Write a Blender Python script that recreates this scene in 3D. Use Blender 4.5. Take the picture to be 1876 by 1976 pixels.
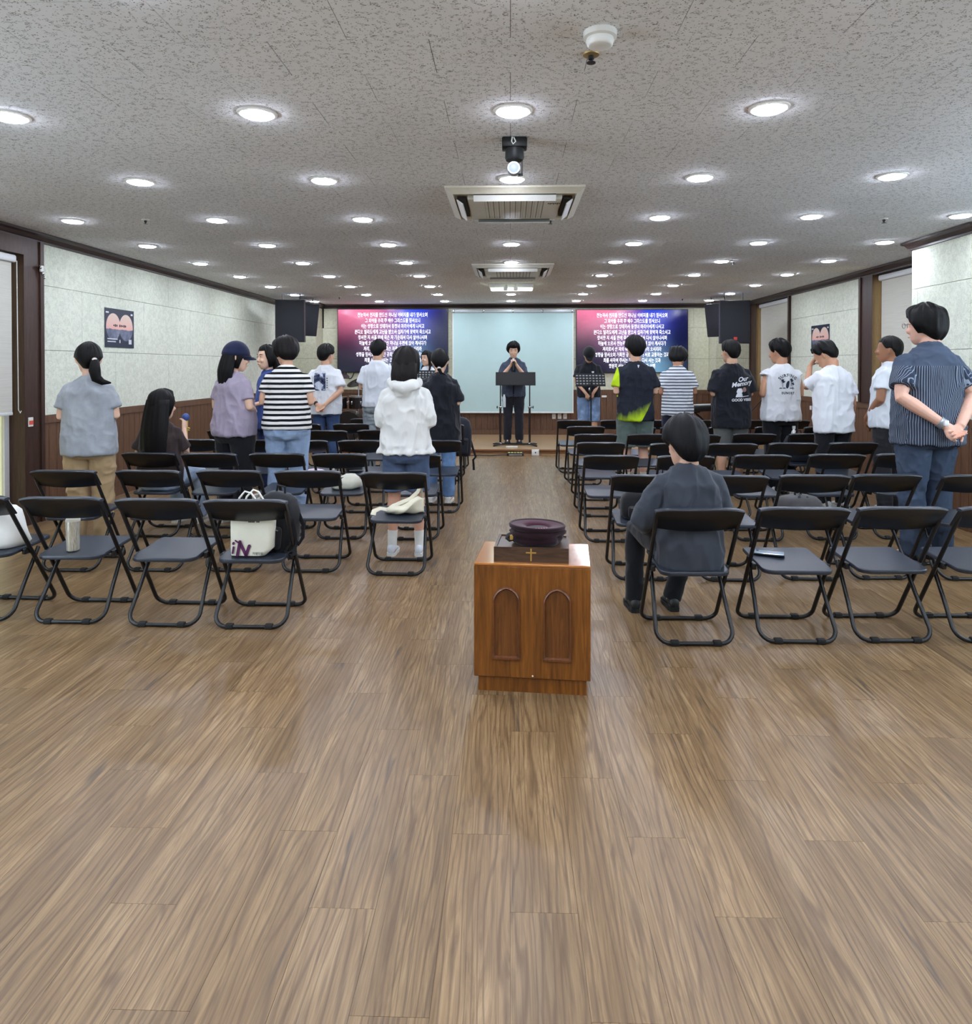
import bpy, bmesh, math, random
import numpy as np
from mathutils import Vector, Matrix, Euler
from mathutils.bvhtree import BVHTree

random.seed(7)
rng = np.random.default_rng(11)
PI = math.pi
sc = bpy.context.scene
for _o in list(bpy.data.objects):
    bpy.data.objects.remove(_o)
COL = sc.collection

# ------------------------------------------------------------------ camera
FPX, PCX, PCY = 1362.0, 945.0, 723.0          # focal length and principal point, 1876x1976 frame
CAMZ, TILT, YAW = 1.45, 0.0116, math.radians(1.68)
cam_d = bpy.data.cameras.new('camera')
cam = bpy.data.objects.new('camera', cam_d)
COL.objects.link(cam)
sc.camera = cam
cam.location = (0, 0, CAMZ)
cam.rotation_euler = (PI / 2 - TILT, 0, YAW)
cam_d.sensor_fit = 'HORIZONTAL'
cam_d.sensor_width = 36.0
cam_d.lens = 36.0 * FPX / 1876.0
cam_d.shift_x = (938.0 - PCX) / 1876.0
cam_d.shift_y = -(988.0 - PCY) / 1876.0
cam_d.clip_start = 0.05
CR = Euler((PI / 2 - TILT, 0, YAW)).to_matrix()

def ray(u, v):
    return CR @ Vector(((u - PCX) / FPX, -(v - PCY) / FPX, -1.0))
def at_z(u, v, h=0.0):
    d = ray(u, v); t = (h - CAMZ) / d.z
    return Vector((d.x * t, d.y * t, h))
def at_y(u, v, y):
    d = ray(u, v); t = y / d.y
    return Vector((d.x * t, y, CAMZ + d.z * t))
def at_x(u, v, x):
    d = ray(u, v); t = x / d.x
    return Vector((x, d.y * t, CAMZ + d.z * t))

# ------------------------------------------------------------------ world, exposure
world = bpy.data.worlds.new('world')
sc.world = world
world.use_nodes = True
_bg = world.node_tree.nodes['Background']
_bg.inputs[0].default_value = (0.78, 0.90, 1.0, 1)
_bg.inputs[1].default_value = 6.0
sc.view_settings.view_transform = 'Standard'
sc.view_settings.look = 'None'
sc.view_settings.gamma = 1.0
sc.view_settings.use_curve_mapping = False
sc.view_settings.exposure = 0.45
sc.cycles.max_bounces = 8
sc.cycles.diffuse_bounces = 5
sc.cycles.glossy_bounces = 3
sc.cycles.transmission_bounces = 4
sc.cycles.caustics_reflective = False
sc.cycles.caustics_refractive = False
sc.cycles.sample_clamp_indirect = 6.0
sc.cycles.use_adaptive_sampling = True
sc.cycles.adaptive_threshold = 0.035
sc.cycles.adaptive_min_samples = 20
LAMP_POWER = 105.0                             # emission of the ceiling downlights

# ------------------------------------------------------------------ materials
MATS = {}
def srgb(r, g, b):
    f = lambda c: (c / 255 / 12.92) if c / 255 <= 0.04045 else ((c / 255 + 0.055) / 1.055) ** 2.4
    return (f(r), f(g), f(b), 1.0)

class NT:
    """small helper around a material's node tree"""
    def __init__(s, name, rough=0.6, base=(0.5, 0.5, 0.5, 1), metal=0.0, spec=0.5):
        s.m = bpy.data.materials.new(name)
        s.m.use_nodes = True
        s.t = s.m.node_tree
        s.b = s.t.nodes['Principled BSDF']
        s.b.inputs['Base Color'].default_value = base
        s.b.inputs['Roughness'].default_value = rough
        s.b.inputs['Metallic'].default_value = metal
        s.b.inputs['Specular IOR Level'].default_value = spec
        MATS[name] = s.m
    def n(s, kind, **kw):
        nd = s.t.nodes.new(kind)
        for k, v in kw.items():
            if k in nd.inputs.keys() if hasattr(nd.inputs, 'keys') else False:
                nd.inputs[k].default_value = v
            else:
                setattr(nd, k, v)
        return nd
    def l(s, a, b):
        s.t.links.new(a, b)
    def val(s, sock, v):
        if hasattr(v, 'is_output') or hasattr(v, 'links'):
            s.l(v, sock)
        else:
            sock.default_value = v
    def math(s, op, a, b=0.0, c=None, clamp=False):
        nd = s.t.nodes.new('ShaderNodeMath'); nd.operation = op; nd.use_clamp = clamp
        s.val(nd.inputs[0], a); s.val(nd.inputs[1], b)
        if c is not None: s.val(nd.inputs[2], c)
        return nd.outputs[0]
    def sep(s, v):
        nd = s.t.nodes.new('ShaderNodeSeparateXYZ'); s.l(v, nd.inputs[0]); return nd.outputs
    def comb(s, x, y, z):
        nd = s.t.nodes.new('ShaderNodeCombineXYZ')
        s.val(nd.inputs[0], x); s.val(nd.inputs[1], y); s.val(nd.inputs[2], z)
        return nd.outputs[0]
    def pos(s):
        return s.t.nodes.new('ShaderNodeNewGeometry').outputs['Position']
    def obj(s):
        return s.t.nodes.new('ShaderNodeTexCoord').outputs['Object']
    def noise(s, vec, scale, detail=3.0, rough=0.55, dist=0.0, out='Fac'):
        nd = s.t.nodes.new('ShaderNodeTexNoise')
        s.l(vec, nd.inputs['Vector'])
        nd.inputs['Scale'].default_value = scale
        nd.inputs['Detail'].default_value = detail
        nd.inputs['Roughness'].default_value = rough
        nd.inputs['Distortion'].default_value = dist
        return nd.outputs[out]
    def ramp(s, fac, stops, interp='LINEAR'):
        nd = s.t.nodes.new('ShaderNodeValToRGB')
        nd.color_ramp.interpolation = interp
        e = nd.color_ramp.elements
        while len(e) < len(stops): e.new(0.5)
        for el, (p, c) in zip(e, stops):
            el.position = p
            el.color = c if len(c) == 4 else (*c, 1)
        s.l(fac, nd.inputs[0])
        return nd.outputs[0]
    def mix(s, fac, a, b, blend='MIX'):
        nd = s.t.nodes.new('ShaderNodeMix'); nd.data_type = 'RGBA'; nd.blend_type = blend
        s.val(nd.inputs[0], fac); s.val(nd.inputs[6], a); s.val(nd.inputs[7], b)
        return nd.outputs[2]
    def scale(s, vec, sx, sy, sz, off=None):
        nd = s.t.nodes.new('ShaderNodeMapping')
        s.l(vec, nd.inputs[0])
        nd.inputs['Scale'].default_value = (sx, sy, sz)
        if off is not None: s.val(nd.inputs['Location'], off)
        return nd.outputs[0]
    def color(s, c): s.val(s.b.inputs['Base Color'], c)
    def bump(s, h, strength=0.3, dist=0.002):
        nd = s.t.nodes.new('ShaderNodeBump')
        nd.inputs['Strength'].default_value = strength
        nd.inputs['Distance'].default_value = dist
        s.l(h, nd.inputs['Height']); s.l(nd.outputs[0], s.b.inputs['Normal'])
    def emit(s, c, strength):
        s.val(s.b.inputs['Emission Color'], c); s.b.inputs['Emission Strength'].default_value = strength

def plain(name, rgb, rough=0.6, metal=0.0, spec=0.5, var=0.06, scale=30.0, bump=0.0):
    """one-colour procedural material with slight mottling"""
    if name in MATS: return MATS[name]
    t = NT(name, rough, srgb(*rgb), metal, spec)
    c = srgb(*rgb)
    nz = t.noise(t.obj(), scale, 3)
    lo = tuple(max(0, x * (1 - var)) for x in c[:3]); hi = tuple(min(1, x * (1 + var)) for x in c[:3])
    t.color(t.ramp(nz, [(0.3, lo), (0.7, hi)]))
    if bump: t.bump(nz, bump, 0.002)
    return t.m

def cloth(name, rgb, var=0.10, rough=0.92):
    """woven cloth: soft mottling, fine weave relief"""
    if name in MATS: return MATS[name]
    t = NT(name, rough, srgb(*rgb), 0, 0.2)
    c = srgb(*rgb); o = t.obj()
    nz = t.noise(o, 9.0, 4, 0.6)
    lo = tuple(max(0, x * (1 - var)) for x in c[:3]); hi = tuple(min(1, x * (1 + var)) for x in c[:3])
    t.color(t.ramp(nz, [(0.3, lo), (0.7, hi)]))
    t.bump(t.noise(o, 260.0, 2), 0.25, 0.001)
    t.b.inputs['Sheen Weight'].default_value = 0.15
    return t.m

# ------------------------------------------------------------------ mesh builders
class MB:
    """collects simple solids, builds ONE mesh object"""
    def __init__(s): s.v = []; s.f = []
    def add(s, vs, fs):
        b = len(s.v); s.v.extend([tuple(map(float, p)) for p in vs]); s.f.extend([tuple(i + b for i in f) for f in fs])
        return s
    def box(s, x0, x1, y0, y1, z0, z1):
        return s.add([(x0, y0, z0), (x1, y0, z0), (x1, y1, z0), (x0, y1, z0), (x0, y0, z1), (x1, y0, z1), (x1, y1, z1), (x0, y1, z1)],
                     [(0, 3, 2, 1), (4, 5, 6, 7), (0, 1, 5, 4), (1, 2, 6, 5), (2, 3, 7, 6), (3, 0, 4, 7)])
    def rbox(s, x0, x1, y0, y1, z0, z1, r=0.01, seg=2):
        bm = bmesh.new(); bmesh.ops.create_cube(bm, size=1)
        for v in bm.verts:
            v.co = ((x0 + x1) / 2 + v.co.x * (x1 - x0), (y0 + y1) / 2 + v.co.y * (y1 - y0), (z0 + z1) / 2 + v.co.z * (z1 - z0))
        bmesh.ops.bevel(bm, geom=bm.edges[:], offset=r, segments=seg, affect='EDGES', profile=0.5)
        bm.verts.index_update()
        s.add([v.co for v in bm.verts], [[v.index for v in f.verts] for f in bm.faces]); bm.free(); return s
    def loft(s, rings, cap=True):
        n = len(rings[0]); vs = [p for r in rings for p in r]; fs = []
        for i in range(len(rings) - 1):
            for j in range(n):
                k = (j + 1) % n
                fs.append((i * n + j, i * n + k, (i + 1) * n + k, (i + 1) * n + j))
        if cap:
            fs.append(tuple(range(n - 1, -1, -1))); b = (len(rings) - 1) * n
            fs.append(tuple(range(b, b + n)))
        return s.add(vs, fs)
    def tube(s, pts, rad, n=10, flat=1.0, up=None):
        """swept tube; rad a number or a list; flat scales one cross axis"""
        pts = [Vector(p) for p in pts]
        if not hasattr(rad, '__len__'): rad = [rad] * len(pts)
        T = []
        for i in range(len(pts)):
            a = pts[max(0, i - 1)]; b = pts[min(len(pts) - 1, i + 1)]
            t = (b - a); T.append(t.normalized() if t.length > 1e-9 else Vector((0, 0, 1)))
        u = Vector(up) if up is not None else (Vector((1, 0, 0)) if abs(T[0].x) < 0.8 else Vector((0, 1, 0)))
        rings = []
        for p, t, r in zip(pts, T, rad):
            u = (u - t * u.dot(t)).normalized(); w = t.cross(u)
            ra, rb = (r if hasattr(r, '__len__') else (r, r * flat))
            rings.append([p + u * (ra * math.cos(2 * PI * j / n)) + w * (rb * math.sin(2 * PI * j / n)) for j in range(n)])
        return s.loft(rings)
    def lathe(s, prof, n=24, c=(0, 0, 0), axis='z'):
        """profile [(r, h)...] turned round an axis through c"""
        rings = []
        for r, h in prof:
            ring = []
            for j in range(n):
                a = 2 * PI * j / n
                p = (max(r, 1e-4) * math.cos(a), max(r, 1e-4) * math.sin(a), h)
                if axis == 'y': p = (p[0], -p[2], p[1]) if False else (p[0], p[2], -p[1])
                if axis == 'x': p = (p[2], p[0], p[1])
                ring.append((p[0] + c[0], p[1] + c[1], p[2] + c[2]))
            rings.append(ring)
        return s.loft(rings)
    def ell(s, c, r, n=12, m=8, R=None):
        rings = []
        for i in range(m + 1):
            th = PI * i / m; th = min(max(th, 0.02), PI - 0.02)
            ring = []
            for j in range(n):
                a = 2 * PI * j / n
                p = Vector((r[0] * math.sin(th) * math.cos(a), r[1] * math.sin(th) * math.sin(a), -r[2] * math.cos(th)))
                if R is not None: p = R @ p
                ring.append(p + Vector(c))
            rings.append(ring)
        return s.loft(rings)
    def prism(s, poly, h0, h1, plane='xz'):
        """extrude a 2D outline; plane xz extrudes along y, xy along z, yz along x"""
        n = len(poly)
        def P(a, b, h):
            return (a, h, b) if plane == 'xz' else ((a, b, h) if plane == 'xy' else (h, a, b))
        vs = [P(a, b, h0) for a, b in poly] + [P(a, b, h1) for a, b in poly]
        fs = [tuple(range(n)), tuple(range(2 * n - 1, n - 1, -1))]
        fs += [(j, j + n, (j + 1) % n + n, (j + 1) % n) for j in range(n)]
        return s.add(vs, fs)
    def mesh(s, name):
        me = bpy.data.meshes.new(name)
        me.from_pydata(s.v, [], s.f); me.update()
        bm = bmesh.new(); bm.from_mesh(me); bmesh.ops.recalc_face_normals(bm, faces=bm.faces[:]); bm.to_mesh(me); bm.free()
        return me
    def build(s, name, mat, parent=None, smooth=False, loc=None, angle=40):
        me = s.mesh(name)
        return put(name, me, mat, parent, smooth, loc, angle)

def put(name, me, mat, parent=None, smooth=False, loc=None, angle=40):
    o = bpy.data.objects.new(name, me)
    COL.objects.link(o)
    if mat is not None:
        me.materials.clear(); me.materials.append(mat)
    if smooth:
        me.polygons.foreach_set('use_smooth', [True] * len(me.polygons))
        if angle < 180: me.set_sharp_from_angle(angle=math.radians(angle))
    if parent is not None: o.parent = parent
    if loc is not None: o.location = loc
    return o
def tag(o, label, cat, group=None):
    o['label'] = label; o['category'] = cat
    if group: o['group'] = group
    return o
def thing(name, label, cat, loc=(0, 0, 0), rz=0.0, group=None):
    o = bpy.data.objects.new(name, None)
    o.empty_display_size = 0.1
    COL.objects.link(o); o.location = loc; o.rotation_euler = (0, 0, rz)
    return tag(o, label, cat, group)
def struct(o): o['kind'] = 'structure'; return o
def stuff(o): o['kind'] = 'stuff'; return o
def inst(o, parent, loc=None, name=None):
    c = o.copy(); COL.objects.link(c); c.parent = parent
    if loc is not None: c.location = loc
    if name: c.name = name
    return c
def copy_thing(root, loc, rz, label, group=None):
    r = root.copy(); COL.objects.link(r); r.location = loc; r.rotation_euler = (0, 0, rz); r['label'] = label
    if group: r['group'] = group
    for ch in list(root.children):
        c = ch.copy(); COL.objects.link(c); c.parent = r
        for g in list(ch.children):
            d = g.copy(); COL.objects.link(d); d.parent = c
    return r
def text_mesh(body, size, extrude=0.0005, align='CENTER', shear=0.0, bold=0.0, spacing=1.0, res=3):
    cu = bpy.data.curves.new('lettering', 'FONT')
    cu.body = body; cu.size = size; cu.align_x = align; cu.align_y = 'CENTER'
    cu.extrude = extrude; cu.shear = shear; cu.offset = bold; cu.space_character = spacing; cu.resolution_u = res
    ob = bpy.data.objects.new('lettering', cu); COL.objects.link(ob)
    me = bpy.data.meshes.new_from_object(ob)
    bpy.data.objects.remove(ob); bpy.data.curves.remove(cu)
    return me
def text_obj(name, body, size, mat, parent, M, **kw):
    me = text_mesh(body, size, **kw); me.transform(M)
    return put(name, me, mat, parent)
# lettering facing the camera (towards -y), upright
def face_cam(x, y, z): return Matrix.Translation((x, y, z)) @ Matrix.Rotation(PI / 2, 4, 'X')
# ------------------------------------------------------------------ setting: dimensions
CEIL = 2.693; XL, XR = -4.42, 4.60; YB = 14.10; YF = -3.2
STG_Y, STG_H = 11.55, 0.09
GRID = 1.243                                   # spacing of the downlights
TW, TD = GRID / 2, GRID / 4                     # ceiling tile 60 x 30
PW, PL = 0.180, 0.93                           # floor plank

def mat_floor():
    t = NT('floor_wood', 0.33, spec=0.5)
    p = t.pos(); x, y, z = t.sep(p)
    row = t.math('FLOOR', t.math('DIVIDE', x, PW))
    sh = t.math('MULTIPLY', t.math('FLOORED_MODULO', row, 3.0), PL / 3)
    colm = t.math('FLOOR', t.math('DIVIDE', t.math('ADD', y, sh), PL))
    wn = t.n('ShaderNodeTexWhiteNoise'); wn.noise_dimensions = '2D'
    t.l(t.comb(row, colm, 0.0), wn.inputs['Vector'])
    r = wn.outputs['Value']
    off = t.comb(t.math('MULTIPLY', r, 37.0), t.math('MULTIPLY', r, 91.0), 0.0)
    va = t.n('ShaderNodeVectorMath'); va.operation = 'ADD'; t.l(p, va.inputs[0]); t.l(off, va.inputs[1])
    q = va.outputs[0]
    grain = t.noise(t.scale(q, 13, 0.9, 1), 2.0, 6, 0.60, 3.0)
    fine = t.noise(t.scale(q, 170, 4.0, 1), 1.5, 3, 0.6)
    wide = t.noise(t.scale(q, 7, 0.6, 1), 1.6, 3, 0.5, 0.8)
    knot = t.noise(t.scale(q, 15, 0.75, 1), 1.5, 3, 0.5, 1.6)
    lines = t.n('ShaderNodeTexWave'); lines.wave_type = 'BANDS'; lines.bands_direction = 'X'
    t.l(t.scale(q, 1, 0.09, 1), lines.inputs['Vector'])
    lines.inputs['Scale'].default_value = 13; lines.inputs['Distortion'].default_value = 18
    lines.inputs['Detail'].default_value = 2; lines.inputs['Detail Scale'].default_value = 0.8
    c = t.ramp(grain, [(0.26, srgb(98, 76, 52)), (0.44, srgb(131, 106, 75)), (0.56, srgb(147, 121, 88)), (0.76, srgb(163, 138, 105))])
    c = t.mix(t.ramp(wide, [(0.38, (0.62, 0.62, 0.62)), (0.60, (0, 0, 0))]), c, srgb(106, 82, 53))
    c = t.mix(t.ramp(lines.outputs[0], [(0.0, (0.62, 0.62, 0.62)), (0.26, (0, 0, 0))]), c, srgb(88, 66, 44))
    c = t.mix(t.ramp(fine, [(0.36, (0.34, 0.34, 0.34)), (0.54, (0, 0, 0))]), c, srgb(84, 60, 38))
    c = t.mix(t.ramp(knot, [(0.64, (0, 0, 0)), (0.73, (0.75, 0.75, 0.75))]), c, srgb(70, 60, 51))
    tone = t.ramp(r, [(0.0, (0.92, 0.91, 0.90)), (0.5, (1.0, 0.99, 0.97)), (1.0, (1.06, 1.04, 1.01))])
    c = t.mix(1.0, c, tone, 'MULTIPLY')
    t.color(c)
    t.val(t.b.inputs['Roughness'], t.ramp(grain, [(0.3, (0.37, 0.37, 0.37)), (0.7, (0.29, 0.29, 0.29))]))
    t.bump(t.math('ADD', grain, t.math('MULTIPLY', fine, 0.6)), 0.10, 0.001)
    return t.m

def mat_ceiling():
    t = NT('ceiling_tile', 0.95, spec=0.15)
    p = t.pos()
    x, y, z = t.sep(p)
    base = t.ramp(t.noise(p, 1.4, 3), [(0.35, srgb(232, 234, 238)), (0.65, srgb(240, 242, 246))])
    # pin holes
    v = t.n('ShaderNodeTexVoronoi'); v.feature = 'F1'; t.l(t.comb(x, y, 0.0), v.inputs['Vector']); v.inputs['Scale'].default_value = 92
    cs = t.sep(v.outputs['Color'])[0]
    hole = t.math('LESS_THAN', v.outputs['Distance'], t.math('MULTIPLY_ADD', cs, 0.24, 0.05))
    gate = t.math('GREATER_THAN', cs, 0.42)
    hole = t.math('MULTIPLY', hole, gate)
    # short fissures running across
    f1 = t.noise(t.scale(t.comb(x, y, 0.0), 44, 150, 1), 1.0, 1, 0.5, 0.6)
    f2 = t.noise(t.comb(x, y, 9.0), 34.0, 1)
    fis = t.math('MULTIPLY', t.math('LESS_THAN', t.math('ABSOLUTE', t.math('SUBTRACT', f1, 0.5)), 0.028), t.math('GREATER_THAN', f2, 0.55))
    m = t.math('MAXIMUM', hole, fis)
    c = t.mix(t.math('MULTIPLY', m, 0.80), base, srgb(84, 80, 78))
    t.color(c)
    t.bump(t.math('SUBTRACT', 1.0, m), 0.6, 0.003)
    return t.m

def mat_panel(name, a, b, dark):
    """wood-wool board: cream with grey and dark fibres"""
    t = NT(name, 0.95, spec=0.15)
    p = t.pos()
    f = t.noise(p, 80.0, 4, 0.65, 1.6)
    g = t.noise(p, 150.0, 2, 0.5)
    w = t.noise(p, 20.0, 3, 0.6, 0.8)
    c = t.ramp(f, [(0.32, a), (0.50, b), (0.72, tuple(min(1, x * 1.05) for x in b[:3]))])
    c = t.mix(t.ramp(w, [(0.42, (0, 0, 0)), (0.64, (0.22, 0.22, 0.22))]), c, dark)
    spk = t.math('MULTIPLY', t.math('LESS_THAN', g, 0.36), t.math('GREATER_THAN', w, 0.47))
    c = t.mix(t.math('MULTIPLY', spk, 0.72), c, tuple(x * 0.40 for x in dark[:3]) + (1,))
    t.color(c)
    t.bump(t.math('ADD', f, t.math('MULTIPLY', g, 0.5)), 0.5, 0.003)
    return t.m

def mat_wood(name, c0, c1, c2, rough=0.4, axis='z', sc_=1.0, coat=0.0, spec=0.5, wavy=1.4):
    t = NT(name, rough, spec=spec)
    o = t.pos()
    s = {'z': (30, 30, 2.2), 'y': (30, 2.2, 30), 'x': (2.2, 30, 30)}[axis]
    g = t.noise(t.scale(o, *[k * sc_ for k in s]), 1.3, 6, 0.6, wavy)
    f = t.noise(t.scale(o, *[k * sc_ * 4 for k in s]), 1.3, 3, 0.6)
    c = t.ramp(g, [(0.28, c0), (0.5, c1), (0.74, c2)])
    c = t.mix(t.ramp(f, [(0.36, (0.35, 0.35, 0.35)), (0.55, (0, 0, 0))]), c, c0)
    t.color(c)
    if coat:
        t.b.inputs['Coat Weight'].default_value = coat
        t.b.inputs['Coat Roughness'].default_value = 0.12
    t.bump(g, 0.06, 0.001)
    return t.m

M_FLOOR = mat_floor()
M_CEIL = mat_ceiling()
M_PANEL = mat_panel('wall_board', srgb(204, 209, 194), srgb(228, 232, 217), srgb(166, 170, 156))
M_BACK = mat_panel('wall_board_back', srgb(196, 197, 172), srgb(217, 217, 193), srgb(158, 160, 142))
M_WAIN = mat_wood('wainscot_wood', srgb(78, 53, 38), srgb(104, 74, 54), srgb(120, 88, 66), 0.45)
M_TRIM = mat_wood('dark_trim', srgb(40, 29, 28), srgb(54, 40, 38), srgb(66, 50, 47), 0.45, 'y')
M_JAMB = mat_wood('jamb_wood', srgb(46, 30, 24), srgb(62, 42, 34), srgb(74, 52, 42), 0.45, 'z', spec=0.35)
M_SUB = plain('dark_gap', (52, 44, 38), 0.9)
M_GREYGAP = plain('tile_gap', (70, 66, 64), 0.9)
M_STAGE = mat_wood('stage_floor', srgb(140, 112, 80), srgb(168, 138, 102), srgb(186, 158, 122), 0.3, 'x')
M_RISER = mat_wood('stage_riser', srgb(110, 72, 44), srgb(142, 97, 62), srgb(160, 116, 80), 0.35, 'x')
M_WHITEP = plain('white_plastic', (228, 228, 224), 0.4, var=0.03)
M_BLACKP = plain('black_plastic', (26, 27, 30), 0.45, var=0.1)
M_BLACKM = plain('black_metal', (16, 17, 19), 0.5, 0.0, 0.3, 0.1)
M_CHROME = plain('chrome', (200, 200, 204), 0.2, 1.0, var=0.03)

# ------------------------------------------------------------------ floor: planks
floor = struct(MB().box(XL - .2, XR + .2, YF, YB + .2, -0.12, -0.004).build('floor', M_SUB))
cells = []
i0, i1 = math.floor(XL / PW), math.ceil(XR / PW)
for i in range(i0, i1):
    s = (i % 3) * PL / 3
    j0, j1 = math.floor((YF + s) / PL), math.ceil((STG_Y + s) / PL)
    for j in range(j0, j1):
        y0, y1 = j * PL - s, (j + 1) * PL - s
        x0, x1 = max(i * PW, XL), min((i + 1) * PW, XR)
        y0, y1 = max(y0, YF), min(y1, STG_Y)
        if x1 - x0 < 0.03 or y1 - y0 < 0.03: continue
        cells.append((x0, x1, y0, y1))
def plank_rank(c):
    x = (c[0] + c[1]) / 2; y = (c[2] + c[3]) / 2
    return y if (y > 1.1 and abs(x) < 0.76 * y + 0.45) else 50 + abs(y - 5)
cells.sort(key=plank_rank)
G = 0.0004
pl_cache = {}
for (x0, x1, y0, y1) in cells[:300]:
    k = (round(x1 - x0, 3), round(y1 - y0, 3))
    if k not in pl_cache:
        w, l = k
        pl_cache[k] = MB().box(-w / 2 + G, w / 2 - G, -l / 2 + G, l / 2 - G, -0.004, 0.0).mesh('plank')
        pl_cache[k].materials.append(M_FLOOR)
    o = bpy.data.objects.new('plank', pl_cache[k]); COL.objects.link(o); o.parent = floor
    o.location = ((x0 + x1) / 2, (y0 + y1) / 2, 0)
mb = MB()
for (x0, x1, y0, y1) in cells[300:]:
    mb.box(x0 + G, x1 - G, y0 + G, y1 - G, -0.004, 0.0)
stuff(mb.build('far_planks', M_FLOOR, floor))

# ------------------------------------------------------------------ ceiling: 60 x 30 tiles in running bond
ceil = struct(MB().box(XL - .2, XR + .2, YF, YB + .2, CEIL + 0.004, CEIL + 0.12).build('ceiling', M_GREYGAP))
tiles = []
ROW0 = 3.0 - 20 * TD
for r in range(0, 80):
    y0, y1 = ROW0 + r * TD, ROW0 + (r + 1) * TD
    if y1 < YF or y0 > YB: continue
    off = 0.0 if r % 2 == 0 else TW / 2
    n0 = math.floor((XL - off) / TW)
    for k in range(n0, n0 + 18):
        x0, x1 = k * TW + off, (k + 1) * TW + off
        if x1 < XL or x0 > XR: continue
        tiles.append((max(x0, XL), min(x1, XR), max(y0, YF), min(y1, YB)))
def tile_rank(c):
    x = (c[0] + c[1]) / 2; y = (c[2] + c[3]) / 2
    return y if (y > 2.2 and abs(x) < 0.74 * y + 0.4) else 50 + abs(y - 5)
tiles.sort(key=tile_rank)
tl_cache = {}
GT = 0.0014
for (x0, x1, y0, y1) in tiles[:300]:
    k = (round(x1 - x0, 3), round(y1 - y0, 3))
    if k not in tl_cache:
        w, l = k
        tl_cache[k] = MB().box(-w / 2 + GT, w / 2 - GT, -l / 2 + GT, l / 2 - GT, 0, 0.0035).mesh('ceiling_tile')
        tl_cache[k].materials.append(M_CEIL)
    o = bpy.data.objects.new('ceiling_tile', tl_cache[k]); COL.objects.link(o); o.parent = ceil
    o.location = ((x0 + x1) / 2, (y0 + y1) / 2, CEIL + random.choice((0, 0, 0.0002, 0.0004)))
mb = MB()
for (x0, x1, y0, y1) in tiles[300:]:
    mb.box(x0 + GT, x1 - GT, y0 + GT, y1 - GT, CEIL, CEIL + 0.0035)
stuff(mb.build('far_ceiling_tiles', M_CEIL, ceil))

# ------------------------------------------------------------------ walls
WH = 0.985                                      # wainscot height
CROWN = 0.085
SEAM = [WH, 1.605, 2.22, CEIL]
WIN_L = (4.35, 6.27)                            # glazed door in the left wall, y range
WIN_RF = (11.75, 13.30)                         # far and near window in the right wall
WIN_RN = (7.20, 9.08)
PIL_X, PIL_Y0, PIL_Y1 = 4.02, 6.27, 7.20        # free pillar on the right
COLL_X, COLR_X, COL_Y = -3.78, 3.93, 13.62      # pilasters in the far corners

def side_wall(name, x, sgn, openings, mat):
    """wall along y at x; sgn = +1 when the room lies towards +x"""
    w = MB(); xa, xb = (x - 0.22, x - 0.03) if sgn > 0 else (x + 0.03, x + 0.22)
    cuts = sorted(openings)
    y = YF
    for (a, b, z0) in cuts:
        w.box(xa, xb, y, a, 0, CEIL)
        if z0 > 0: w.box(xa, xb, a, b, 0, z0)
        w.box(xa, xb, a, b, CEIL - 0.10, CEIL)
        y = b
    w.box(xa, xb, y, YB + 0.2, 0, CEIL)
    return struct(w.build(name, M_SUB))

WIN_ADD_L2 = (0.7, 2.7); WIN_ADD_R3 = (2.6, 4.9); WIN_ADD_R4 = (-0.6, 1.7)   # unseen windows, added to bring daylight onto the near ceiling
wall_left = side_wall('wall_left', XL, 1, [(WIN_ADD_L2[0], WIN_ADD_L2[1], 0), (WIN_L[0], WIN_L[1], 0)], M_PANEL)
wall_right = side_wall('wall_right', XR, -1, [(WIN_RF[0], WIN_RF[1], WH), (WIN_RN[0], WIN_RN[1], WH), (WIN_ADD_R3[0], WIN_ADD_R3[1], WH), (WIN_ADD_R4[0], WIN_ADD_R4[1], WH)], M_PANEL)
wall_back = struct(MB().box(XL - .2, XR + .2, YB + 0.03, YB + 0.2, 0, CEIL).build('wall_back', M_SUB))
wall_front = struct(MB().box(XL - .2, XR + .2, YF - 0.2, YF, 0, CEIL).build('wall_front', M_PANEL))

def panel(parent, axis, a0, a1, z0, z1, pos, depth_sign, mat):
    """one wall board. axis 'y' runs along y at x=pos, axis 'x' runs along x at y=pos"""
    g = 0.0022; m = MB(); d0, d1 = sorted((pos, pos + depth_sign * 0.03))
    if a1 - a0 < 0.03: return
    if axis == 'y': m.box(d0, d1, a0 + g, a1 - g, z0 + g, z1 - g)
    else: m.box(a0 + g, a1 - g, d0, d1, z0 + g, z1 - g)
    m.build('wall_board', mat, parent)
def panels(parent, axis, a0, a1, pos, ds, mat, length=1.23, phase=0.0, skip=()):
    for r in range(3):
        ph = phase + (length / 2 if r % 2 else 0)
        k = math.floor((a0 - ph) / length)
        while k * length + ph < a1:
            s, e = max(a0, k * length + ph), min(a1, (k + 1) * length + ph)
            panel(parent, axis, s, e, SEAM[r], SEAM[r + 1], pos, ds, mat)
            k += 1
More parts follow.
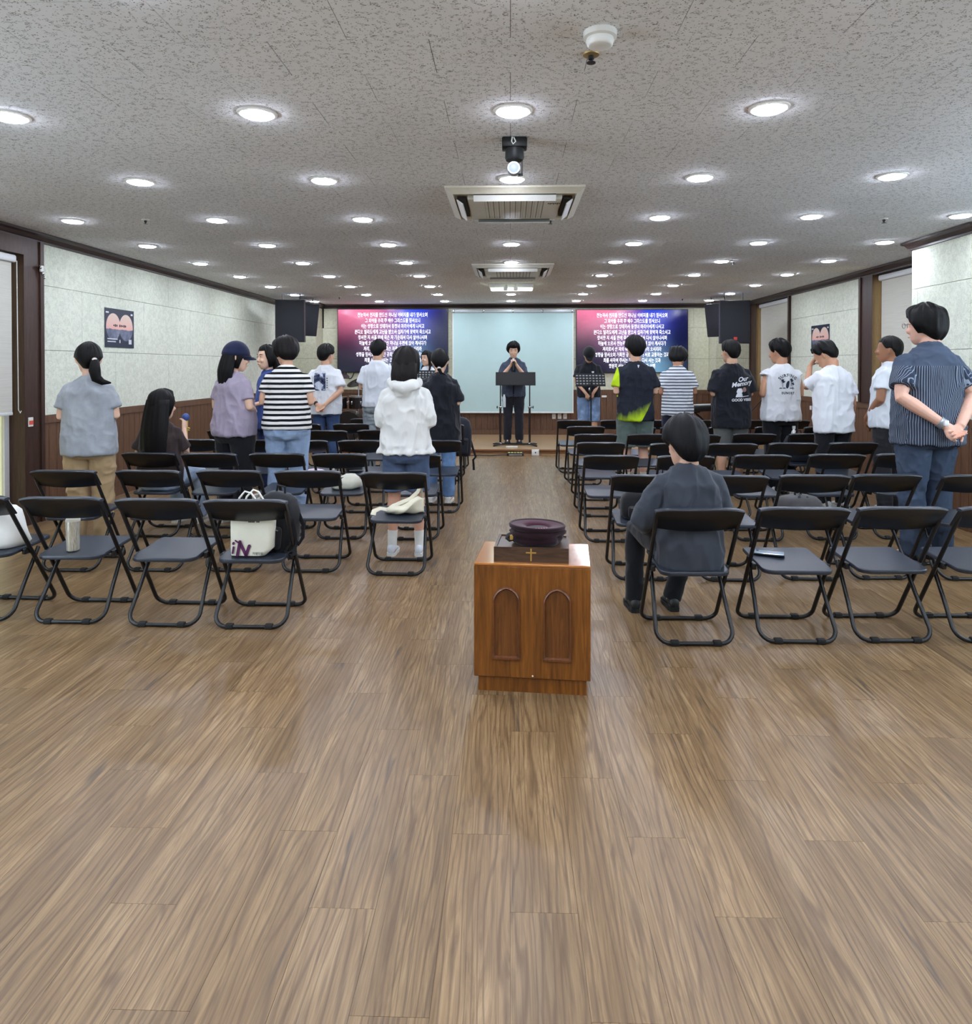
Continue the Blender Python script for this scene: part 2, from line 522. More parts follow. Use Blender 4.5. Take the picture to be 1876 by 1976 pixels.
def boards(parent, axis, a0, a1, pos, ds, width=0.118, top=WH, vis=True, z0=0.0):
    """tongue-and-groove wainscot boards under a cap rail, over a skirting"""
    n = max(1, round((a1 - a0) / width)); w = (a1 - a0) / n
    d0, d1 = sorted((pos, pos + ds * 0.03)); c0, c1 = sorted((pos - ds * 0.012, pos + ds * 0.03))
    def bx(m, s, e, za, zb, q0, q1):
        return m.box(q0, q1, s, e, za, zb) if axis == 'y' else m.box(s, e, q0, q1, za, zb)
    if vis:
        for k in range(n):
            bx(MB(), a0 + k * w + 0.0025, a0 + (k + 1) * w - 0.0025, z0 + 0.09, top - 0.075, d0, d1).build('wainscot_board', M_WAIN, parent)
    else:
        bx(MB(), a0, a1, z0, top - 0.075, d0, d1).build('wainscot_panel', M_WAIN, parent)
    bx(MB(), a0, a1, top - 0.075, top, c0, c1).build('cap_rail', M_WAIN, parent)
    bx(MB(), a0, a1, z0, z0 + 0.09, c0, c1).build('skirting', M_WAIN, parent)

# left wall boards (the room lies towards +x)
JL0, JL1 = 6.27, 6.51
panels(wall_left, 'y', JL1, COL_Y, XL, -1, M_PANEL, 1.23, 7.78)
boards(wall_left, 'y', JL1, COL_Y, XL, -1)
for (a_, b_) in ((YF, WIN_ADD_L2[0]), (WIN_ADD_L2[1], WIN_L[0] - 0.24)):
    panels(wall_left, 'y', a_, b_, XL, -1, M_PANEL, 1.5, 0)
    boards(wall_left, 'y', a_, b_, XL, -1, vis=False)
# right wall
JR0, JR1 = 9.08, 9.39
panels(wall_right, 'y', JR1, WIN_RF[0] - 0.02, XR, 1, M_PANEL, 1.23, 9.9)
panels(wall_right, 'y', 13.77, YB, XR, 1, M_PANEL, 1.5, 12.9)
boards(wall_right, 'y', PIL_Y1, COL_Y, XR, 1)
for (a_, b_) in ((YF, WIN_ADD_R4[0]), (WIN_ADD_R4[1], WIN_ADD_R3[0]), (WIN_ADD_R3[1], PIL_Y0)):
    panels(wall_right, 'y', a_, b_, XR, 1, M_PANEL, 1.5, 0)
boards(wall_right, 'y', YF, PIL_Y0, XR, 1, vis=False)
# back wall and the two corner pilasters
panels(wall_back, 'x', COLL_X, COLR_X, YB, 1, M_BACK, 1.23, -3.75)
boards(wall_back, 'x', COLL_X, COLR_X, YB, 1, z0=STG_H)
for nm, xa, xb, side in (('wall_pilaster_left', XL, COLL_X, 1), ('wall_pilaster_right', COLR_X, XR, -1)):
    pz = struct(MB().box(xa + (0 if side > 0 else 0.03), xb - (0.03 if side > 0 else 0), COL_Y + 0.03, YB, 0, CEIL).build(nm, M_SUB))
    panels(pz, 'x', xa, xb, COL_Y, 1, M_BACK, 1.5, -9)
    boards(pz, 'x', xa, xb, COL_Y, 1, z0=STG_H)
    xs = xb if side > 0 else xa
    panels(pz, 'y', COL_Y + 0.03, YB, xs, -side, M_BACK, 1.5, 12)
    boards(pz, 'y', COL_Y + 0.03, YB, xs, -side, z0=STG_H)
# free pillar
pil = struct(MB().box(PIL_X + 0.03, XR - 0.001, PIL_Y0 + 0.03, PIL_Y1 - 0.03, 0, CEIL).build('wall_pillar_right', M_SUB))
for (a0, a1, pos, axis, ds) in ((PIL_Y0 + 0.03, PIL_Y1, PIL_X, 'y', 1), (PIL_X, XR, PIL_Y0, 'x', 1), (PIL_X + .03, XR, PIL_Y1, 'x', -1)):
    panels(pil, axis, a0, a1, pos, ds, M_PANEL, 3.0, a0 - 0.7)
    boards(pil, axis, a0, a1, pos, ds)

# crown moulding: stepped dark strip under the ceiling
def crown(name, pts, inward):
    """sweep a small moulding profile along a polyline; inward = side of the path the room is on (+1 left)"""
    prof = [(0.0, 0.0), (0.075, 0.0), (0.075, -0.022), (0.05, -0.034), (0.03, -0.062), (0.018, -0.066), (0.018, -CROWN), (0.0, -CROWN)]
    n = len(pts); rings = []
    for i, p in enumerate(pts):
        p = Vector((p[0], p[1]))
        d0 = (p - Vector(pts[i - 1][:2])).normalized() if i > 0 else None
        d1 = (Vector(pts[i + 1][:2]) - p).normalized() if i < n - 1 else None
        if d0 is None: d0 = d1
        if d1 is None: d1 = d0
        n0 = Vector((-d0.y, d0.x)); n1 = Vector((-d1.y, d1.x))
        m = (n0 + n1); m = m / max(1e-6, m.dot(n0))
        rings.append([(p.x + m.x * a * inward, p.y + m.y * a * inward, CEIL - 0.0005 + b) for a, b in prof])
    return struct(MB().loft(rings).build(name, M_TRIM))
crown('trim_1', [(XL, YF), (XL, COL_Y), (COLL_X, COL_Y), (COLL_X, YB), (COLR_X, YB), (COLR_X, COL_Y), (XR, COL_Y), (XR, PIL_Y1), (PIL_X, PIL_Y1), (PIL_X, PIL_Y0), (XR, PIL_Y0), (XR, YF)], -1)

# ------------------------------------------------------------------ stage
stage = struct(MB().box(XL, XR, STG_Y + 0.02, YB + 0.03, 0, STG_H - 0.012).build('floor_stage', M_RISER))
nb = 12
for k in range(nb):
    a = XL + (XR - XL) * k / nb; b = XL + (XR - XL) * (k + 1) / nb
    MB().box(a + 0.0015, b - 0.0015, STG_Y - 0.006, YB + 0.02, STG_H - 0.012, STG_H).build('stage_board', M_STAGE, stage)
MB().box(XL, XR, STG_Y - 0.012, STG_Y + 0.03, STG_H - 0.02, STG_H + 0.0015).build('stage_nosing', M_RISER, stage)
MB().box(XL, XR, STG_Y - 0.004, STG_Y + 0.02, 0, 0.018).build('stage_skirting', M_STAGE, stage)

# ------------------------------------------------------------------ windows, blinds
def mat_blind():
    t = NT('blind_cloth', 0.85, srgb(206, 205, 196), spec=0.2)
    o = t.pos(); x, y, z = t.sep(o)
    w = t.noise(t.scale(o, 3, 3, 220), 1.0, 2)
    t.color(t.ramp(w, [(0.3, srgb(198, 197, 188)), (0.7, srgb(212, 211, 203))]))
    tr = t.n('ShaderNodeBsdfTranslucent'); tr.inputs[0].default_value = srgb(226, 220, 190)
    mx = t.n('ShaderNodeMixShader'); mx.inputs[0].default_value = 0.07
    out = t.t.nodes['Material Output']
    t.l(t.b.outputs[0], mx.inputs[1]); t.l(tr.outputs[0], mx.inputs[2]); t.l(mx.outputs[0], out.inputs[0])
    return t.m
M_BLIND = mat_blind()
M_ALU = plain('white_aluminium', (214, 216, 218), 0.35, 0.0, var=0.03)
def mat_glass(name, rgb, haze):
    """thin pane: mostly see-through, a little gloss and haze"""
    t = NT(name, 0.2, srgb(*rgb))
    nz = t.noise(t.pos(), 5.0, 2); c = srgb(*rgb)
    col = t.ramp(nz, [(0.3, tuple(x * .95 for x in c[:3])), (0.7, c)])
    tr = t.n('ShaderNodeBsdfTransparent'); t.l(col, tr.inputs[0])
    tl = t.n('ShaderNodeBsdfTranslucent'); t.l(col, tl.inputs[0])
    gl = t.n('ShaderNodeBsdfGlossy'); gl.inputs['Roughness'].default_value = 0.05
    m1 = t.n('ShaderNodeMixShader'); m1.inputs[0].default_value = haze
    m2 = t.n('ShaderNodeMixShader'); m2.inputs[0].default_value = 0.05
    t.l(tr.outputs[0], m1.inputs[1]); t.l(tl.outputs[0], m1.inputs[2])
    t.l(m1.outputs[0], m2.inputs[1]); t.l(gl.outputs[0], m2.inputs[2])
    t.l(m2.outputs[0], t.t.nodes['Material Output'].inputs[0])
    return t.m
M_GLASS = mat_glass('clear_glass', (246, 250, 252), 0.15)
M_GLASSW = mat_glass('cream_glass', (248, 236, 200), 0.6)
M_GLASSL = mat_glass('dim_cream_glass', (168, 164, 144), 0.85)

def window(name, xw, sgn, y0, y1, z0, z1, glass=None):
    """glazed opening in a side wall; sgn=+1 when outside lies towards +x"""
    xo = xw + sgn * 0.14
    a, b = sorted((xo - sgn * 0.025, xo + sgn * 0.025))
    f = MB()
    ym = (y0 + y1) / 2
    f.box(a, b, y0, y0 + .06, z0, z1).box(a, b, y1 - .06, y1, z0, z1).box(a, b, y0 + .06, y1 - .06, z0, z0 + .06).box(a, b, y0 + .06, y1 - .06, z1 - .06, z1).box(a, b, ym - .03, ym + .03, z0 + .06, z1 - .06)
    w = struct(f.build(name, M_ALU))
    for (p, q) in ((y0 + .06, ym - .03), (ym + .03, y1 - .06)):
        MB().box(xo - .004, xo + .004, p, q, z0 + .06, z1 - .06).build('pane', glass or M_GLASS, w)
    return w
win1 = window('window_1', XR, 1, WIN_RF[0] + .001, WIN_RF[1] - .018, WH + .001, CEIL - .101, M_GLASSW)
win2 = window('window_2', XR, 1, WIN_RN[0] + .001, WIN_RN[1] - .018, WH + .001, CEIL - .101, M_GLASSW)
win_added4 = window('window_added_4', XL, -1, WIN_ADD_L2[0] + .001, WIN_ADD_L2[1] - .001, 0.001, CEIL - .101)  # this and the next two: added out of view for fill daylight
win_added5 = window('window_added_5', XR, 1, WIN_ADD_R3[0] + .001, WIN_ADD_R3[1] - .001, WH + .001, CEIL - .101)
win_added6 = window('window_added_6', XR, 1, WIN_ADD_R4[0] + .001, WIN_ADD_R4[1] - .001, WH + .001, CEIL - .101)
win3 = window('window_3', XL, -1, WIN_L[0] + .001, WIN_L[1] - .018, 0.001, CEIL - .101, M_GLASSL)

def jamb(name, x, sgn, y0, y1, z0, z1, proud=0.03, lining=True):
    """dark wood upright on a side wall with a raised bead on its far edge"""
    a, b = sorted((x - sgn * proud, x + sgn * 0.029))
    m = MB().box(a, b, y0, y1, z0, z1)
    o = struct(m.build(name, M_JAMB))
    a2, b2 = sorted((x - sgn * (proud + 0.015), x - sgn * proud))
    MB().box(a2, b2, y1 - 0.05, y1, z0, z1).build('bead', M_JAMB, o)
    a3, b3 = sorted((x - sgn * proud, x + sgn * 0.21))
    if lining: MB().box(a3, b3, y0 - 0.016, y0 - 0.0005, z0, z1).build('lining', M_JAMB, o)
    return o
jamb('trim_2', XL, -1, JL0, JL1, 0, CEIL - CROWN)
jamb('trim_3', XR, 1, JR0, JR1, WH, CEIL - CROWN)
jamb('trim_4', XR, 1, 13.30, 13.62, WH, CEIL - CROWN)
jamb('trim_5', XR, 1, WIN_RF[0] - 0.03, WIN_RF[0] + 0.01, WH, CEIL - CROWN, 0.03, False)
struct(MB().box(XL - 0.10, XL + 0.035, WIN_L[0] - .24, JL0, CEIL - 0.235, CEIL - CROWN).build('trim_6', M_JAMB))
struct(MB().box(XL - 0.10, XL + 0.035, WIN_L[0] - .24, WIN_L[0], 0, CEIL - 0.235).build('trim_7', M_JAMB))

def blind(x, sgn, y0, y1, zt, zb, label, cord_y, cord_z):
    """roller blind: cassette, cloth with hem bar, bead cord; sgn=+1 when the wall is on the +x side"""
    b = thing('roller_blind', label, 'blind', (x, (y0 + y1) / 2, zb))
    yc = (y0 + y1) / 2; L = (y1 - y0) / 2
    MB().rbox(-0.035, 0.035, -L, L, zt - zb - 0.07, zt - zb, 0.018).build('cassette', M_ALU, b, True)
    MB().box(-0.002, 0.002, -L + 0.03, L - 0.03, 0.02, zt - zb - 0.05).build('cloth', M_BLIND, b)
    MB().rbox(-0.008, 0.008, -L + 0.03, L - 0.03, -0.005, 0.022, 0.004).build('hem_bar', M_ALU, b, True)
    yy = cord_y - yc; zz = cord_z - zb
    pts = [(-sgn * 0.02, yy - 0.02, zt - zb - 0.05), (-sgn * 0.025, yy - 0.02, zz + 0.03), (-sgn * 0.027, yy, zz), (-sgn * 0.025, yy + 0.025, zz + 0.03), (-sgn * 0.02, yy + 0.02, zt - zb - 0.05)]
    MB().tube(pts, 0.004, 6).build('bead_cord', M_ALU, b, True)
    return b
blind(XR + 0.035, 1, WIN_RF[0] + 0.02, WIN_RF[1] - 0.07, CEIL - CROWN - 0.015, WH + 0.02, 'grey-white roller blind on the far right window behind the sleeveless shirt', WIN_RF[0] + 0.05, 1.3)
blind(XR + 0.035, 1, WIN_RN[0] + 0.02, WIN_RN[1] - 0.09, CEIL - CROWN - 0.02, WH + 0.10, 'grey-white roller blind on the window beside the right pillar', WIN_RN[0] + 0.3, 1.3)
blind(XL - 0.03, -1, WIN_L[0] + 0.03, WIN_L[1] - 0.065, CEIL - 0.245, 1.02, 'white roller blind over the glazed door at the left edge', WIN_L[1] - 0.03, 1.03)
tg = thing('cord_tag', 'small white and red tag on the brown frame below the left blind', 'tag', (XL + 0.031, 6.32, 0.90))
MB().rbox(0, 0.012, -0.03, 0.03, 0, 0.085, 0.004).build('tag_body', M_WHITEP, tg)
MB().box(0.012, 0.0135, -0.028, 0.028, 0.018, 0.055).build('red_band', plain('tag_red', (214, 84, 66), 0.5), tg)
hk = thing('door_sensor', 'small clear sparkling hook on the brown door frame near the ceiling', 'hook', (XL + 0.046, 6.46, 2.36))
MB().rbox(0, 0.02, -0.02, 0.02, -0.03, 0.03, 0.005).build('base', M_WHITEP, hk)
MB().ell((0.02, 0.0, -0.045), (0.014, 0.014, 0.02)).ell((0.02, -0.03, 0.01), (0.012, 0.012, 0.016)).ell((0.02, 0.02, -0.08), (0.01, 0.01, 0.014)).build('bead', M_CHROME, hk, True)

# sampling portals in the window openings (they give off no light of their own)
def portal(x, sgn, y0, y1, z0, z1):
    l = bpy.data.lights.new('window_portal', 'AREA'); l.shape = 'RECTANGLE'; l.size = z1 - z0; l.size_y = y1 - y0
    l.cycles.is_portal = True
    o = bpy.data.objects.new('window_portal', l); COL.objects.link(o)
    o.location = (x + sgn * .24, (y0 + y1) / 2, (z0 + z1) / 2); o.rotation_euler = (0, sgn * PI / 2, 0)
portal(XL, -1, WIN_L[0], WIN_L[1], 0, CEIL - .1); portal(XL, -1, WIN_ADD_L2[0], WIN_ADD_L2[1], 0, CEIL - .1)
for w_ in (WIN_RF, WIN_RN, WIN_ADD_R3, WIN_ADD_R4): portal(XR, 1, w_[0], w_[1], WH, CEIL - .1)
# ------------------------------------------------------------------ ceiling fixtures
def mat_lamp(name, strength, rgb=(230, 240, 255), sample=True):
    t = NT(name, 0.4, (0.03, 0.03, 0.035, 1))
    if not sample: t.m.cycles.emission_sampling = 'NONE'
    nz = t.noise(t.obj(), 8.0, 1)
    t.emit(t.ramp(nz, [(0.0, srgb(*rgb)), (1.0, srgb(min(255, rgb[0] + 6), rgb[1], rgb[2]))]), strength)
    return t.m
M_LAMP = mat_lamp('lamp_glow', LAMP_POWER)
ORD = ['first', 'second', 'third', 'fourth', 'fifth', 'sixth', 'seventh', 'eighth', 'ninth', 'tenth']
def make_lamp():
    r = thing('ceiling_downlight', 'x', 'downlight', (0, 0, CEIL))
    MB().lathe([(0.074, 0.0), (0.074, -0.004), (0.082, -0.009), (0.094, -0.006), (0.096, 0.0)], 28).build('trim_ring', M_WHITEP, r, True)
    R_ = lambda q, z: [(q * math.cos(2 * PI * k / 18), q * math.sin(2 * PI * k / 18), z) for k in range(18)]
    MB().loft([R_(0.0745, -0.008), R_(0.0735, -0.012), R_(0.068, -0.0155)], False).add(R_(0.068, -0.0155), [tuple(range(17, -1, -1))]).build('diffuser', M_LAMP, r, True, angle=180)
    return r
lamp0 = make_lamp(); lamp_used = False
COLN = {0: 'on the centre line', -1: 'one left of the centre line', 1: 'one right of the centre line', -2: 'two left of the centre line', 2: 'two right of the centre line',
        -3: 'three left of the centre line', 3: 'three right of the centre line'}
for k in range(-4, 9):
    y = 3.445 + GRID * k * 0.997
    for c in range(-3, 4):
        x = c * GRID + (0.012 if c == 0 else 0)
        if abs(c) == 3 and (k == 2 and c == 3): x = 3.70
        if k < 0: lab = f'ceiling downlight {COLN[c]}, {ORD[-k - 1]} row behind the nearest row in view'
        else: lab = f'round white ceiling downlight {COLN[c]}, {ORD[k]} row from the camera'
        if k < 0 and k % 2 == 0 and abs(c) == 3: continue
        if not lamp_used:
            lamp0.location = (x, y, CEIL); lamp0['label'] = lab; lamp0['group'] = 'ceiling downlights'; lamp_used = True
        else:
            copy_thing(lamp0, (x, y, CEIL), 0, lab, 'ceiling downlights behind the camera' if k < 0 else 'ceiling downlights')

# ceiling air conditioners
M_ACW = plain('ac_white', (214, 211, 200), 0.45, var=0.03)
M_ACY = plain('ac_yellowed', (208, 202, 186), 0.5, var=0.05)
M_ACDK = plain('ac_slot', (44, 42, 40), 0.8)
def make_ac(label, xc, y0, y1, text):
    w = (y1 - y0) / 2
    a = thing('ceiling_air_conditioner', label, 'air conditioner', (xc, (y0 + y1) / 2, CEIL))
    # sloping outer frame
    o, i = w, w - 0.055
    rings = []
    for (h, d) in ((o, 0.0), (o, -0.012), (i, -0.045), (i, -0.02)):
        rings.append([(-h, -h, d), (h, -h, d), (h, h, d), (-h, h, d)])
    MB().loft(rings).build('frame', M_ACY if text else M_ACW, a)
    q = i - 0.095
    MB().rbox(-q, q, -q, q, -0.062, -0.022, 0.012).build('centre_panel', M_ACW, a, True)
    n = 22; gw = q * 0.66
    g = MB()
    for k in range(n):
        xa = -gw + 2 * gw * k / n
        for m in range(14):
            ya = -q * 0.86 + 2 * q * 0.86 * m / 14
            g.box(xa + 0.005, xa + 2 * gw / n - (0.010 if k % 2 else 0.016), ya + 0.006, ya + 2 * q * .86 / 14 - 0.010, -0.0635, -0.060)
    stuff(g.build('grille_slots', M_ACDK, a))
    # four outlet slots with open flaps
    for (dx, dy) in ((0, -1), (0, 1), (-1, 0), (1, 0)):
        L = q * 0.86; c = q + 0.045
        s = MB(); f = MB()
        if dx == 0:
            s.box(-L, L, dy * c - 0.032, dy * c + 0.032, -0.047, -0.03)
            f.add([(-L, dy * (c + 0.03), -0.047), (L, dy * (c + 0.03), -0.047), (L, dy * (c - 0.012), -0.078), (-L, dy * (c - 0.012), -0.078),
                   (-L, dy * (c + 0.036), -0.050), (L, dy * (c + 0.036), -0.050), (L, dy * (c - 0.006), -0.083), (-L, dy * (c - 0.006), -0.083)],
                  [(0, 1, 2, 3), (7, 6, 5, 4), (0, 4, 5, 1), (1, 5, 6, 2), (2, 6, 7, 3), (3, 7, 4, 0)])
        else:
            s.box(dx * c - 0.032, dx * c + 0.032, -L, L, -0.047, -0.03)
            f.add([(dx * (c + 0.03), -L, -0.047), (dx * (c + 0.03), L, -0.047), (dx * (c - 0.012), L, -0.078), (dx * (c - 0.012), -L, -0.078),
                   (dx * (c + 0.036), -L, -0.050), (dx * (c + 0.036), L, -0.050), (dx * (c - 0.006), L, -0.083), (dx * (c - 0.006), -L, -0.083)],
                  [(0, 1, 2, 3), (7, 6, 5, 4), (0, 4, 5, 1), (1, 5, 6, 2), (2, 6, 7, 3), (3, 7, 4, 0)])
        s.build('outlet_slot', M_ACDK, a); f.build('flap', M_WHITEP, a)
    if text:                                     # faint printed badge beside the grille, too blurred to read
        for k in range(7):
            x0 = q * 0.72 + k * 0.013
            MB().box(x0, x0 + 0.008, -q * 0.66, -q * 0.66 + 0.03 + 0.012 * (k % 2), -0.0628, -0.0618).build('badge_mark', M_ACDK, a)
    return a
make_ac('large four-way ceiling air conditioner with yellowed frame, nearer of the two', 0.03, 4.86, 5.83, True)
make_ac('small-looking four-way ceiling air conditioner nearer the stage', 0.03, 8.55, 9.55, False)

# smoke detector, sprinklers
sd = at_z(1158, 62, CEIL)
d = thing('smoke_detector', 'round white smoke detector on the ceiling right of centre', 'smoke detector', sd)
MB().lathe([(0.062, 0.0), (0.062, -0.022), (0.054, -0.026)], 28).build('base', M_WHITEP, d, True)
MB().lathe([(0.05, -0.026), (0.052, -0.034), (0.046, -0.05), (0.040, -0.054), (0.0, -0.055)], 28).build('sensor_head', M_WHITEP, d, True)
M_BRASS = plain('aged_brass', (176, 150, 104), 0.4, 0.6)
def sprinkler(u, v, label, big=False):
    p = at_z(u, v, CEIL)
    s = thing('sprinkler_head', label, 'sprinkler', p, 0, 'ceiling sprinkler heads')
    MB().lathe([(0.034, 0.0), (0.032, -0.006), (0.014, -0.008)], 20).build('escutcheon', M_BRASS if big else M_WHITEP, s, True)
    MB().lathe([(0.011, -0.006), (0.012, -0.022), (0.006, -0.026), (0.006, -0.032)], 10).build('nozzle', plain('sprinkler_metal', (60, 60, 66), 0.35, 0.6), s, True)
    MB().lathe([(0.004, -0.032), (0.018, -0.034), (0.018, -0.037), (0.0, -0.038)], 14).build('deflector', plain('sprinkler_metal', (60, 60, 66), 0.35, 0.6), s, True)
sprinkler(1141, 104, 'brass-ringed sprinkler head just below the smoke detector', True)
sprinkler(281, 424, 'small sprinkler head between downlights over the left poster')
sprinkler(1706, 422, 'small sprinkler head between downlights near the right pillar')
sprinkler(655, 573, 'tiny sprinkler head above the left television')
sprinkler(1317, 576, 'tiny sprinkler head above the right television')
sprinkler(1062, 424, 'tiny sprinkler head behind the nearer air conditioner')
sprinkler(1415, 505, 'tiny sprinkler head right of the far air conditioner')

# black ceiling effect lamp with a small round spot
p = at_z(993, 266, CEIL)
e = thing('ceiling_spot_lamp', 'black ceiling mount with a small round spot lamp under it', 'spot lamp', (p.x, p.y + .02, CEIL))
MB().rbox(-0.068, 0.068, -0.05, 0.05, -0.055, 0, 0.008).build('mount_box', M_BLACKM, e, True)
MB().lathe([(0.050, -0.055), (0.052, -0.105), (0.046, -0.118), (0.0, -0.120)], 24).build('motor_drum', M_BLACKM, e, True)
MB().box(0.036, 0.046, -0.008, 0.008, -0.195, -0.11).box(0.020, 0.046, -0.008, 0.008, -0.2, -0.19).build('bracket', M_BLACKM, e)
MB().lathe([(0.030, 0.03), (0.036, 0.0), (0.036, -0.04), (0.033, -0.045)], 24, (-0.004, 0.0, -0.168), 'y').build('lamp_head', plain('lamp_grey', (150, 156, 168), 0.3, 0.6), e, True)
MB().lathe([(0.031, -0.043), (0.024, -0.047), (0.0, -0.048)], 24, (-0.004, 0.0, -0.168), 'y').build('lens', mat_lamp('spot_lens', 0.7, (200, 224, 255), False), e, True)
MB().tube([(-0.012, -0.05, -0.004), (-0.016, -0.058, -0.03), (-0.008, -0.056, -0.044), (0.006, -0.053, -0.03), (-0.004, -0.05, -0.006)], 0.0035, 6).build('cable', M_WHITEP, e, True)

# stage strip lamp with two small white spots
p = at_z(988, 556, CEIL)
y = 10.7
s = thing('stage_strip_lamp', 'wide glowing white strip lamp on the ceiling before the stage', 'strip lamp', (0.02, y, CEIL))
MB().rbox(-0.33, 0.33, -0.09, 0.09, -0.06, 0, 0.01).build('housing', M_WHITEP, s, True)
MB().rbox(-0.315, 0.315, -0.075, 0.075, -0.095, -0.058, 0.015).build('diffuser', mat_lamp('strip_glow', 7.0, (236, 255, 232)), s, True)
for k, xx in enumerate((-0.09, 0.06)):
    sp = MB().lathe([(0.02, 0), (0.034, -0.05), (0.034, -0.09), (0.0, -0.092)], 16, (xx, -0.14, -0.02)).build('spot', M_WHITEP, s, True)
MB().box(-0.12, 0.1, -0.155, -0.125, -0.02, 0).build('spot_rail', M_WHITEP, s)

# ------------------------------------------------------------------ televisions, projection screen
def mat_tv():
    """picture on the screens: pink upper left, blue upper right, dark below, pale blue lower right"""
    t = NT('tv_picture', 0.16, (0.004, 0.004, 0.006, 1), spec=0.5)
    x, y, z = t.sep(t.obj())                    # x -1.09..1.09, z -.62...62
    n = t.noise(t.scale(t.obj(), 1.2, 1, 2.6), 1.6, 4, 0.5)
    def blob(cx, cz, sx, sz):
        dx = t.math('DIVIDE', t.math('SUBTRACT', x, cx), sx); dz = t.math('DIVIDE', t.math('SUBTRACT', z, cz), sz)
        r = t.math('ADD', t.math('POWER', dx, 2.0), t.math('POWER', dz, 2.0))
        return t.math('POWER', 2.718, t.math('MULTIPLY', r, -1.0))
    def warp(f): return t.math('MULTIPLY', f, t.math('MULTIPLY_ADD', n, 0.9, 0.55), clamp=True)
    c = t.mix(warp(blob(-0.70, 0.66, 0.80, 0.46)), srgb(16, 18, 42), srgb(250, 128, 168))
    c = t.mix(warp(blob(0.42, 0.60, 0.42, 0.62)), c, srgb(24, 62, 214))
    c = t.mix(warp(blob(0.42, -0.58, 0.40, 0.50)), c, srgb(110, 158, 190))
    c = t.mix(t.math('MULTIPLY', warp(blob(-0.1, 0.05, 0.45, 0.40)), 0.45), c, srgb(196, 150, 214))
    c = t.mix(t.math('MULTIPLY', warp(blob(1.0, 0.0, 0.3, 0.6)), 0.8), c, srgb(10, 16, 60))
    t.emit(c, 0.82)
    return t.m
M_TV = mat_tv()
M_TVTXT = mat_lamp('tv_text', 1.5, (236, 240, 255), False)
CREED = ['전능하사 천지를 만드신 하나님 아버지를 내가 믿사오며', '그 외아들 우리 주 예수 그리스도를 믿사오니', '이는 성령으로 잉태하사 동정녀 마리아에게 나시고',
         '본디오 빌라도에게 고난을 받으사 십자가에 못박혀 죽으시고', '장사한 지 사흘 만에 죽은 자 가운데서 다시 살아나시며', '하늘에 오르사 전능하신 하나님 우편에 앉아 계시다가',
         '저리로서 산 자와 죽은 자를 심판하러 오시리라', '성령을 믿사오며 거룩한 공회와 성도가 서로 교통하는 것과', '죄를 사하여 주시는 것과 몸이 다시 사는 것과', '영원히 사는 것을 믿사옵나이다 아멘']
tv_lines = []
def make_tv(u0, u1, v0, v1, label):
    yy = YB - 0.06
    a = at_y(u0, v0, yy); b = at_y(u1, v1, yy)
    w = abs(b.x - a.x); h = abs(a.z - b.z)
    t = thing('television', label, 'television', ((a.x + b.x) / 2, yy, (a.z + b.z) / 2), 0, 'televisions')
    MB().rbox(-w / 2, w / 2, 0, 0.055, -h / 2, h / 2, 0.006).build('cabinet', M_BLACKP, t, True)
    MB().box(-w / 2 + .012, w / 2 - .012, -0.0015, 0.002, -h / 2 + .014, h / 2 - .012).build('screen', M_TV, t)
    top = h / 2 * 0.80; step = h * 0.0885
    mb = MB()
    for k, ln in enumerate(CREED):
        me = text_mesh(ln, 0.099, 0.0004, bold=0.0006, res=1)
        xs = [v.co.x for v in me.vertices]; ww = (max(xs) - min(xs)) or 1
        tgt = (1.37, 1.08, 1.24, 1.49, 1.35, 1.32, 1.14, 1.44, 1.11, 0.90)[k] * w / 2.18
        S = Matrix.Diagonal((tgt / ww, 1.0, 1.0, 1.0))
        me.transform(face_cam(w * 0.0, -0.0022, top - k * step) @ S)
        put('text_line', me, M_TVTXT, t)
    return t
make_tv(651, 865, 596, 719, 'large wall television left of the projection screen showing Korean text')
make_tv(1112, 1328, 597, 719.5, 'large wall television right of the projection screen showing Korean text')
cb = at_y(675, 726, YB - .02)
cable = MB()
pts = [(cb.x - 0.10 + 0.21 * k / 10, YB - 0.02, cb.z + 0.13 - 0.18 * math.sin(PI * k / 10)) for k in range(11)]
tag(cable.tube(pts, 0.009, 6).build('television_cable', M_BLACKP, None, True), 'loop of black cable hanging below the left television', 'cable')

M_SCREEN = plain('screen_cloth', (190, 218, 218), 0.85, 0, 0.2, 0.02, 4.0)
a = at_y(873, 597, YB - .10); b = at_y(1107, 797, YB - .10)
s = thing('projection_screen', 'pale blue-green pull-down projection screen behind the presenter', 'projection screen', ((a.x + b.x) / 2, YB - .10, b.z))
w = (b.x - a.x); h = a.z - b.z
MB().rbox(-w / 2 - .02, w / 2 + .02, -0.03, 0.05, h - 0.07, h, 0.012).build('roller_case', plain('screen_case', (190, 196, 200), 0.35, 0.2), s, True)
for k in range(5):
    xx = -w / 2 + 0.03 + (w - 0.06) * k / 4
    MB().rbox(xx - .02, xx + .02, -0.045, 0.03, h - 0.065, h - 0.01, 0.008).build('bracket', M_CHROME, s, True)
M_SCB = plain('screen_border', (236, 238, 236), 0.8, var=0.02)
MB().box(-w / 2 + .02, w / 2 - .02, 0.0, 0.002, 0.02, h - 0.06).build('fabric', M_SCREEN, s)
MB().box(-w / 2 + .002, -w / 2 + .02, 0.0, 0.002, 0.02, h - .06).build('edge_strip', M_SCB, s)
MB().box(w / 2 - .02, w / 2 - .002, 0.0, 0.002, 0.02, h - .06).build('edge_strip', M_SCB, s)
MB().rbox(-w / 2, w / 2, -0.012, 0.014, -0.005, 0.022, 0.005).build('bottom_bar', M_SCB, s, True)

